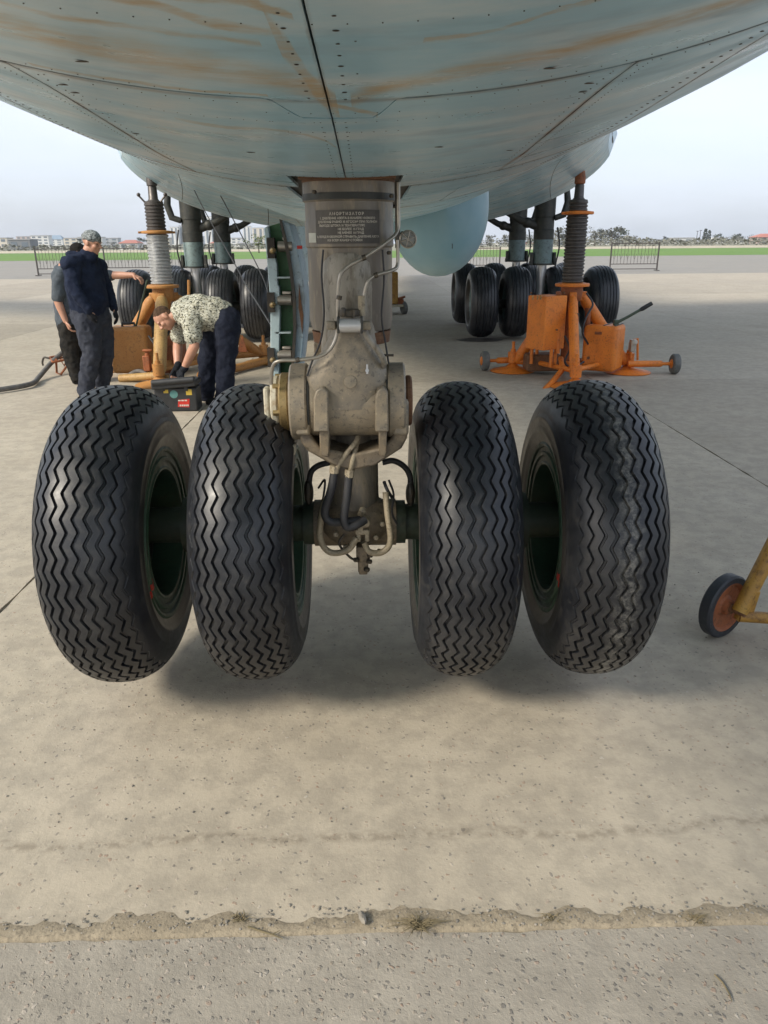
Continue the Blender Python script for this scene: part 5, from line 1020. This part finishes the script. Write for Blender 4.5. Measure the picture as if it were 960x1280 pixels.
b1 = Vector((2.35, 2.80, 0.10)); MB().tube([e+Vector((0, 0, -0.02)), b1], 0.026, 14).build('base_tube', 'yellow_worn', tr)
MB().tube([top, Vector((2.35, 2.85, 0.66))], 0.03, 14).build('top_tube', 'yellow_worn', tr); MB().tube([b1, Vector((2.35, 2.85, 0.66))], 0.03, 14).build('upright', 'yellow_worn', tr)
w2 = MB().lathe([(0.03, -0.028), (0.138, -0.028), (0.146, -0.02), (0.146, 0.02), (0.138, 0.028), (0.03, 0.028)], (2.45, 2.78, 0.147), wa, 40).build('wheel', 'rubber_solid', tr)
# small cart far behind the leg
ct = empty('cart', (0.72, 19.2, 0)); tag(ct, 'small yellow wheeled cart on the apron behind the nose leg', 'cart')
MB().box((0.62, 19.2, 0.62), (0.36, 0.5, 0.75)).build('box', 'yellow_worn', ct, bevel=0.03); MB().box((0.72, 19.2, 0.20), (0.6, 0.5, 0.06)).build('platform', 'cream_paint', ct, bevel=0.01)
MB().tube([(0.78, 19.0, 0.36), (0.98, 19.0, 0.42)], 0.03, 8).box((0.86, 19.1, 0.30), (0.16, 0.2, 0.12)).build('pump', 'rusty_orange', ct, bevel=0.01)
for x, y in ((0.95, 19.0), (0.95, 19.4), (0.5, 19.0), (0.5, 19.4)): MB().lathe([(0.05, -0.04), (0.14, -0.04), (0.14, 0.04), (0.05, 0.04)], (x, y, 0.14), (1, 0.4, 0), 20).build('wheel', 'grey_wheel', ct)
# ---------------------------------------------------------------- people
def limb(b, pts, rs, n=14, flat=1.0, fdir=None):
    """chain of overlapping balls and cones; flat squashes the section along fdir"""
    pts = [Vector(q) for q in pts]
    for i, q in enumerate(pts): b.ell(q, (rs[i],)*3, n, 10)
    for i in range(len(pts)-1): b.tube([pts[i], pts[i+1]], [rs[i], rs[i+1]], n)
def sculpt(b, name, mat, parent, voxel=0.012, it=6, f=0.5, wrinkle=0.0, ws=0.09):
    o = b.build(name, mat, parent, smooth=0)
    m_ = o.modifiers.new('remesh', 'REMESH'); m_.mode = 'VOXEL'; m_.voxel_size = voxel; m_.use_smooth_shade = True
    s_ = o.modifiers.new('smooth', 'SMOOTH'); s_.iterations = it; s_.factor = f
    if wrinkle:
        tx = bpy.data.textures.get('folds%g' % ws) or bpy.data.textures.new('folds%g' % ws, 'CLOUDS'); tx.noise_scale = ws; tx.noise_depth = 2
        d_ = o.modifiers.new('folds', 'DISPLACE'); d_.texture = tx; d_.strength = wrinkle; d_.mid_level = 0.5
    return o
def hand(b, wrist, fwd, palm_n, side=1, s=1.0, curl=0.5, glove=0.0):
    """palm, four unequal bent fingers, thumb leaving the side of the palm"""
    f = Vector(fwd).normalized(); n = Vector(palm_n); n = (n-f*n.dot(f)).normalized(); x = f.cross(n)*side; w = Vector(wrist); g = glove
    for k in range(4):
        u = -0.030+0.02*k; limb(b, [w+f*0.012*s+x*u*s*0.6, w+f*0.095*s+x*u*s], [0.0165*s+g, 0.0145*s+g], 10)
    for k, L in enumerate((0.062, 0.075, 0.080, 0.068)):
        u = (-0.033+0.022*k)*s; p0 = w+f*0.095*s+x*u; a = curl*0.5
        d1 = (f*math.cos(a)+n*math.sin(a)); d2 = (f*math.cos(a*2.2)+n*math.sin(a*2.2)); d3 = f*math.cos(a*3.2)+n*math.sin(a*3.2)
        p1 = p0+d1*L*0.48*s; p2 = p1+d2*L*0.32*s; p3 = p2+d3*L*0.24*s; limb(b, [p0, p1, p2, p3], [0.0098*s+g, 0.0092*s+g, 0.0085*s+g, 0.0075*s+g], 8)
    t0 = w+f*0.035*s+x*0.036*s; d = (x*0.7+f*0.75+n*0.35).normalized(); limb(b, [w+f*0.02*s+x*0.015*s, t0, t0+d*0.035*s, t0+(d+f*0.5).normalized()*0.065*s], [0.017*s+g, 0.014*s+g, 0.0115*s+g, 0.009*s+g], 8)
def head(b, c, face, up, s=1.0):
    """skull, jaw, nose, brow, lips, chin and ears around centre c"""
    f = Vector(face).normalized(); u = Vector(up); u = (u-f*u.dot(f)).normalized(); r = f.cross(u); c = Vector(c)
    M_ = Matrix((r, f, u)).transposed(); P_ = lambda a, b_, d: c+r*a*s+f*b_*s+u*d*s
    b.ell(P_(0, -0.008, 0.03), (0.076*s, 0.097*s, 0.088*s), 20, 14, M_); b.ell(P_(0, 0.018, -0.035), (0.060*s, 0.072*s, 0.075*s), 16, 12, M_)
    b.ell(P_(0, 0.052, -0.088), (0.030*s, 0.030*s, 0.024*s), 12, 8, M_); limb(b, [P_(0, 0.088, 0.012), P_(0, 0.108, -0.022)], [0.009*s, 0.014*s], 8)
    for k in (-1, 1):
        b.ell(P_(k*0.014, 0.098, -0.026), (0.010*s,)*3, 8, 6); b.ell(P_(k*0.077, -0.012, -0.006), (0.010*s, 0.020*s, 0.033*s), 10, 8, M_); b.ell(P_(k*0.032, 0.078, 0.022), (0.026*s, 0.016*s, 0.010*s), 10, 8, M_); b.ell(P_(k*0.040, 0.058, -0.022), (0.024*s, 0.028*s, 0.024*s), 10, 8, M_)
    b.ell(P_(0, 0.084, -0.055), (0.024*s, 0.011*s, 0.006*s), 10, 6, M_); b.ell(P_(0, 0.081, -0.066), (0.021*s, 0.011*s, 0.007*s), 10, 6, M_)
    return P_, M_
def eyes(P_, M_, root):
    for k in (-1, 1): MB().ell(P_(k*0.032, 0.0795, 0.003), (0.011, 0.009, 0.005), 10, 8, M_).build('eye', 'eye_dark', root)
worn('eye_dark', (0.03, 0.02, 0.018), (0.05, 0.035, 0.03), None, 30, (0.3, 0.4), 0, 0)
def shoe(b, heel, d, s=1.0):
    heel = Vector(heel); d = Vector(d).normalized(); b.ell(heel+Vector((0, 0, 0.05)), (0.045*s, 0.045*s, 0.05)); limb(b, [heel+d*0.02+Vector((0, 0, 0.045)), heel+d*0.11+Vector((0, 0, 0.042)), heel+d*0.20+Vector((0, 0, 0.032))], [0.044*s, 0.046*s, 0.033*s], 12)
def torso(b, pts, sizes, side, n=16):
    """elliptic sections (half width along side, half depth) along a spine"""
    pts = [Vector(q) for q in pts]; side = Vector(side).normalized()
    P = []
    for i, q in enumerate(pts):
        d = (pts[min(i+1, len(pts)-1)]-pts[max(0, i-1)]).normalized(); fw = d.cross(side).normalized()
        P.append([q+side*(sizes[i][0]*math.cos(a))+fw*(sizes[i][1]*math.sin(a)) for a in [2*PI*k/n for k in range(n)]])
    fs = [(i*n+j, i*n+(j+1) % n, (i+1)*n+(j+1) % n, (i+1)*n+j) for i in range(len(P)-1) for j in range(n)]+[tuple(range(n-1, -1, -1)), tuple((len(P)-1)*n+j for j in range(n))]
    b.add([q for r in P for q in r], fs)
# -- man in the navy jacket, side-on, looking down to the right
Y1 = 8.75
A = lambda x, y, dy=0.0: at(x, y, Y1+dy)
pm = empty('person', (A(115, 495).x, Y1, 0)); tag(pm, 'person in navy jacket, grey trousers and camouflage cap standing with gloved hands lowered', 'person')
hc = A(115, 304)
side1 = Vector((0.25, 1, 0)); face1 = Vector((0.95, -0.20, -0.22))
sk = MB(); P_, M_ = head(sk, hc, face1, (0.15, 0, 1), 1.02); limb(sk, [A(111, 312), A(108, 326)], [0.060, 0.068])
torso(sk, [A(106, 326), A(106, 345), A(110, 370), A(113, 395)], [(0.17, 0.10), (0.18, 0.13), (0.16, 0.14), (0.15, 0.13)], side1)
rs, re, rw = A(88, 331, -0.24), A(94, 363, -0.34), A(110, 386, -0.34); ls, le, lw = A(122, 334, 0.22), A(134, 362, 0.28), A(142, 384, 0.20)
for s_, e_, w_ in ((rs, re, rw), (ls, le, lw)): limb(sk, [A(106, 328), s_, e_, w_], [0.06, 0.06, 0.046, 0.032])
hand(sk, rw, A(116, 404, -0.26)-rw, (0.5, 0.9, 0), 1, 1.0, 0.5); hand(sk, lw, A(149, 404, 0.2)-lw, (-0.9, -0.2, 0), -1, 1.0, 0.7)
hipR, kR, fR = A(109, 398, -0.09), A(115, 442, -0.12), Vector((A(107, 488, -0.1).x, Y1-0.10, 0.09)); hipL, kL, fL = A(122, 398, 0.10), A(131, 440, 0.08), Vector((A(126, 482, 0.1).x, Y1+0.15, 0.09))
for h_, k_, f_ in ((hipR, kR, fR), (hipL, kL, fL)): limb(sk, [A(113, 392), h_, k_, f_], [0.10, 0.085, 0.058, 0.042])
sculpt(sk, 'body', 'skin', pm, 0.0075, 3); eyes(P_, M_, pm)
cp = MB(); cp.ell(P_(0, -0.008, 0.055), (0.086, 0.106, 0.082), 20, 14, M_); cp.tube([P_(0, -0.008, 0.035), P_(0, -0.006, 0.062)], [0.098, 0.10], 24); cp.ell(P_(0, -0.10, 0.05), (0.03, 0.03, 0.028), 10, 8, M_)
sculpt(cp, 'cap', 'camo_cap', pm, 0.008, 5, 0.5, 0.014, 0.04)
jk = MB(); torso(jk, [A(106, 320), A(104, 328), A(104, 338), A(107, 358), A(111, 378), A(114, 394)], [(0.09, 0.09), (0.21, 0.15), (0.245, 0.185), (0.235, 0.205), (0.225, 0.215), (0.20, 0.185)], side1)
for s_, e_, w_ in ((rs, re, rw), (ls, le, lw)): sl = MB(); limb(sl, [s_+Vector((0.01, 0.03 if s_ is rs else -0.03, -0.01)), lerp(s_, e_, .5)+Vector((-0.01, 0, 0)), e_, lerp(e_, w_, 0.5), w_], [0.098, 0.082, 0.072, 0.066, 0.056]); sculpt(sl, 'sleeve', 'navy_cloth', pm, 0.010, 4, 0.5, 0.04, 0.09)
limb(jk, [rs, A(104, 330), ls], [0.105, 0.12, 0.105]); jk.tube([A(110, 324), A(112, 313)], [0.10, 0.082], 20); jk.ell(A(92, 318), (0.09, 0.10, 0.045))
sculpt(jk, 'jacket', 'navy_cloth', pm, 0.011, 5, 0.5, 0.045, 0.11)
tj = MB(); limb(tj, [A(107, 394, -0.02), A(119, 394, 0.03)], [0.17, 0.17])
for h_, k_, f_ in ((hipR, kR, fR), (hipL, kL, fL)): limb(tj, [h_+Vector((0, 0, -0.03)), lerp(h_, k_, 0.5), k_, lerp(k_, f_, .55), f_+Vector((0, 0, -0.01))], [0.150, 0.136, 0.108, 0.098, 0.090])
sculpt(tj, 'trousers', 'grey_trouser', pm, 0.011, 6, 0.5, 0.05, 0.10)
for hnd, w_, d_, n_, sd in (('glove', rw, A(116, 404, -0.26)-rw, (0.5, 0.9, 0), 1), ('glove', lw, A(149, 404, 0.2)-lw, (-0.9, -0.2, 0), -1)):
    gl = MB(); hand(gl, w_+d_.normalized()*0.012, d_, n_, sd, 1.04, 0.5 if sd > 0 else 0.7, 0.005); sculpt(gl, hnd, 'glove', pm, 0.006, 2)
for f_ in (fR, fL):
    sh = MB(); shoe(sh, (f_.x-0.03, f_.y, 0), (1, -0.25, 0)); sculpt(sh, 'shoe', 'shoe', pm, 0.009, 3)
# -- man in the grey shirt behind him, reaching to the jack
Y2 = 9.65
A = lambda x, y, dy=0.0: at(x, y, Y2+dy)
pm = empty('person', (A(92, 480).x, Y2, 0)); tag(pm, 'person in grey short-sleeved shirt behind the navy jacket, one bare arm reaching to the jack', 'person')
side1 = Vector((0.35, 1, 0)); hc = A(99, 317)
sk = MB(); P_, M_ = head(sk, hc, (0.95, 0.1, -0.1), (0.1, 0, 1), 1.0); limb(sk, [A(91, 318), A(89, 330)], [0.058, 0.066])
torso(sk, [A(88, 330), A(86, 352), A(88, 378), A(92, 402)], [(0.17, 0.10), (0.18, 0.12), (0.16, 0.13), (0.15, 0.12)], side1)
rs, re, rw = A(75, 344, -0.19), A(72, 376, -0.22), A(82, 401, -0.24); ls, le, lw = A(104, 340, 0.2), A(138, 344, 0.18), A(167, 344, 0.10)
for s_, e_, w_ in ((rs, re, rw), (ls, le, lw)): limb(sk, [A(88, 334), s_, e_, lerp(e_, w_, 0.3), w_], [0.06, 0.06, 0.048, 0.048, 0.033])
hand(sk, rw, A(88, 414, -0.24)-rw, (0.8, 0.4, 0), 1, 1.05, 0.9); hand(sk, lw, A(181, 351, 0.05)-lw, (0.1, 0, -1), -1, 1.0, 0.9)
hipR, kR, fR = A(86, 410, -0.09), A(89, 445, -0.1), Vector((A(97, 476, -0.1).x, Y2-0.1, 0.09)); hipL, kL, fL = A(98, 410, 0.10), A(108, 445, 0.1), Vector((A(104, 470, 0.1).x, Y2+0.2, 0.09))
for h_, k_, f_ in ((hipR, kR, fR), (hipL, kL, fL)): limb(sk, [A(91, 402), h_, k_, f_], [0.10, 0.085, 0.058, 0.042])
sculpt(sk, 'body', 'skin', pm, 0.0075, 3); eyes(P_, M_, pm)
hr = MB(); hr.ell(P_(0, -0.014, 0.042), (0.081, 0.098, 0.084), 18, 12, M_); hr.ell(P_(0, -0.06, 0.0), (0.07, 0.05, 0.06), 14, 10, M_); sculpt(hr, 'hair', 'hair_dark', pm, 0.009, 3, 0.5, 0.01, 0.03)
ts = MB(); torso(ts, [A(91, 322), A(89, 328), A(87, 336), A(86, 348), A(87, 372), A(89, 396), A(91, 412)], [(0.085, 0.085), (0.12, 0.10), (0.21, 0.13), (0.225, 0.16), (0.205, 0.175), (0.20, 0.18), (0.19, 0.165)], side1)
limb(ts, [A(88, 336), rs, lerp(rs, re, 0.45), lerp(rs, re, 0.85)], [0.10, 0.096, 0.082, 0.074]); limb(ts, [A(88, 336), ls, lerp(ls, le, 0.45), lerp(ls, le, 0.98)], [0.10, 0.096, 0.08, 0.068])
sculpt(ts, 'shirt', 'grey_shirt', pm, 0.011, 5, 0.5, 0.04, 0.12)
tj = MB(); limb(tj, [A(87, 408, -0.02), A(97, 408, 0.03)], [0.155, 0.155])
for h_, k_, f_ in ((hipR, kR, fR), (hipL, kL, fL)): limb(tj, [h_, lerp(h_, k_, 0.5), k_, lerp(k_, f_, .55), f_], [0.135, 0.12, 0.098, 0.088, 0.078])
sculpt(tj, 'trousers', 'dark_trouser', pm, 0.011, 6, 0.5, 0.045, 0.10)
for f_ in (fR, fL):
    sh = MB(); shoe(sh, (f_.x-0.03, f_.y, 0), (1, -0.1, 0)); sculpt(sh, 'shoe', 'shoe', pm, 0.009, 3)
# -- man bending over the toolbox
Y3 = 8.3
A = lambda x, y, dy=0.0: at(x, y, Y3+dy)
pm = empty('person', (A(268, 500).x, Y3, 0)); tag(pm, 'person in camouflage shirt and navy trousers bending over the black toolbox', 'person')
side1 = Vector((0.12, 1, 0.0)); hc = A(206, 398, -0.02); face3 = Vector((-0.50, -0.30, -0.80)); up3 = Vector((-0.86, -0.05, 0.40))
sk = MB(); P_, M_ = head(sk, hc, face3, up3, 1.08); limb(sk, [A(214, 397, -0.01), A(228, 391)], [0.062, 0.072])
torso(sk, [A(228, 393), A(242, 391), A(262, 394), A(279, 400)], [(0.17, 0.10), (0.18, 0.13), (0.16, 0.13), (0.15, 0.12)], side1)
ns, ne, nw = A(240, 400, -0.19), A(243, 433, -0.26), A(230, 461, -0.20); fs_, fe, fw = A(226, 402, 0.17), A(222, 432, 0.14), A(222, 458, -0.02)
for s_, e_, w_ in ((ns, ne, nw), (fs_, fe, fw)): limb(sk, [A(234, 396), s_, e_, lerp(e_, w_, 0.3), w_], [0.07, 0.065, 0.052, 0.053, 0.036])
dN, dF = A(219, 474, -0.14)-nw, A(216, 474, 0.02)-fw
hand(sk, nw, dN, (-0.3, 0.6, -0.8), 1, 1.0, 0.8); hand(sk, fw, dF, (0.2, -0.8, -0.5), -1, 1.0, 0.8)
hipN, kN, fN = A(283, 404, -0.09), A(283, 449, -0.12), Vector((A(280, 496, -0.1).x, Y3-0.12, 0.09)); hipF, kF, fF = A(272, 406, 0.10), A(260, 450, 0.06), Vector((A(257, 495, 0.05).x, Y3+0.12, 0.09))
for h_, k_, f_ in ((hipN, kN, fN), (hipF, kF, fF)): limb(sk, [A(279, 400), h_, k_, f_], [0.10, 0.09, 0.06, 0.044])
sculpt(sk, 'body', 'skin', pm, 0.0075, 3); eyes(P_, M_, pm)
hr = MB(); hr.ell(P_(0, -0.014, 0.040), (0.083, 0.101, 0.092), 18, 12, M_); hr.ell(P_(0, -0.062, -0.005), (0.066, 0.045, 0.06), 14, 10, M_); sculpt(hr, 'hair', 'hair', pm, 0.008, 3, 0.5, 0.006, 0.03)
ts = MB(); torso(ts, [A(221, 396), A(226, 393), A(235, 390), A(252, 391), A(270, 393), A(284, 398)], [(0.10, 0.09), (0.20, 0.14), (0.235, 0.175), (0.225, 0.195), (0.21, 0.19), (0.18, 0.16)], side1)
limb(ts, [ns, lerp(ns, ne, 0.35), lerp(ns, ne, 0.62)], [0.108, 0.10, 0.098]); limb(ts, [fs_, lerp(fs_, fe, 0.35), lerp(fs_, fe, 0.62)], [0.10, 0.095, 0.09])
sculpt(ts, 'shirt', 'camo_shirt', pm, 0.011, 5, 0.5, 0.05, 0.12)
tj = MB(); limb(tj, [A(282, 400, -0.04), A(276, 403, 0.05)], [0.160, 0.155])
for h_, k_, f_ in ((hipN, kN, fN), (hipF, kF, fF)): limb(tj, [h_+Vector((0, 0, -0.01)), lerp(h_, k_, 0.5), k_, lerp(k_, f_, .55), f_+Vector((0, 0, -0.01))], [0.150, 0.132, 0.108, 0.102, 0.094])
sculpt(tj, 'trousers', 'navy_trouser', pm, 0.011, 6, 0.5, 0.045, 0.10)
for w_, d_, n_, sd in ((nw, dN, (-0.3, 0.6, -0.8), 1), (fw, dF, (0.2, -0.8, -0.5), -1)):
    gl = MB(); hand(gl, w_+d_.normalized()*0.008, d_, n_, sd, 1.06, 0.8, 0.005); limb(gl, [w_-d_.normalized()*0.02, w_+d_.normalized()*0.02], [0.042, 0.038]); sculpt(gl, 'glove', 'glove', pm, 0.006, 2)
for f_ in (fN, fF):
    sh = MB(); shoe(sh, (f_.x+0.03, f_.y, 0), (-1, -0.15, 0)); sculpt(sh, 'shoe', 'shoe', pm, 0.009, 3)
# ---------------------------------------------------------------- air
hz = MB().box((0, 600, 34.0), (3100, 1900, 70.4)).build('haze', 'placard', smooth=0); tag(hz, kind='stuff')
m, t, p = new_mat('haze_air'); t.nodes.remove(p); vp_ = N(t, 'ShaderNodeVolumePrincipled'); vp_.inputs['Color'].default_value = (0.86, 0.90, 0.95, 1); vp_.inputs['Density'].default_value = 0.00028; vp_.inputs['Anisotropy'].default_value = 0.2
t.links.new(vp_.outputs[0], t.nodes['Material Output'].inputs['Volume']); hz.data.materials.clear(); hz.data.materials.append(m)
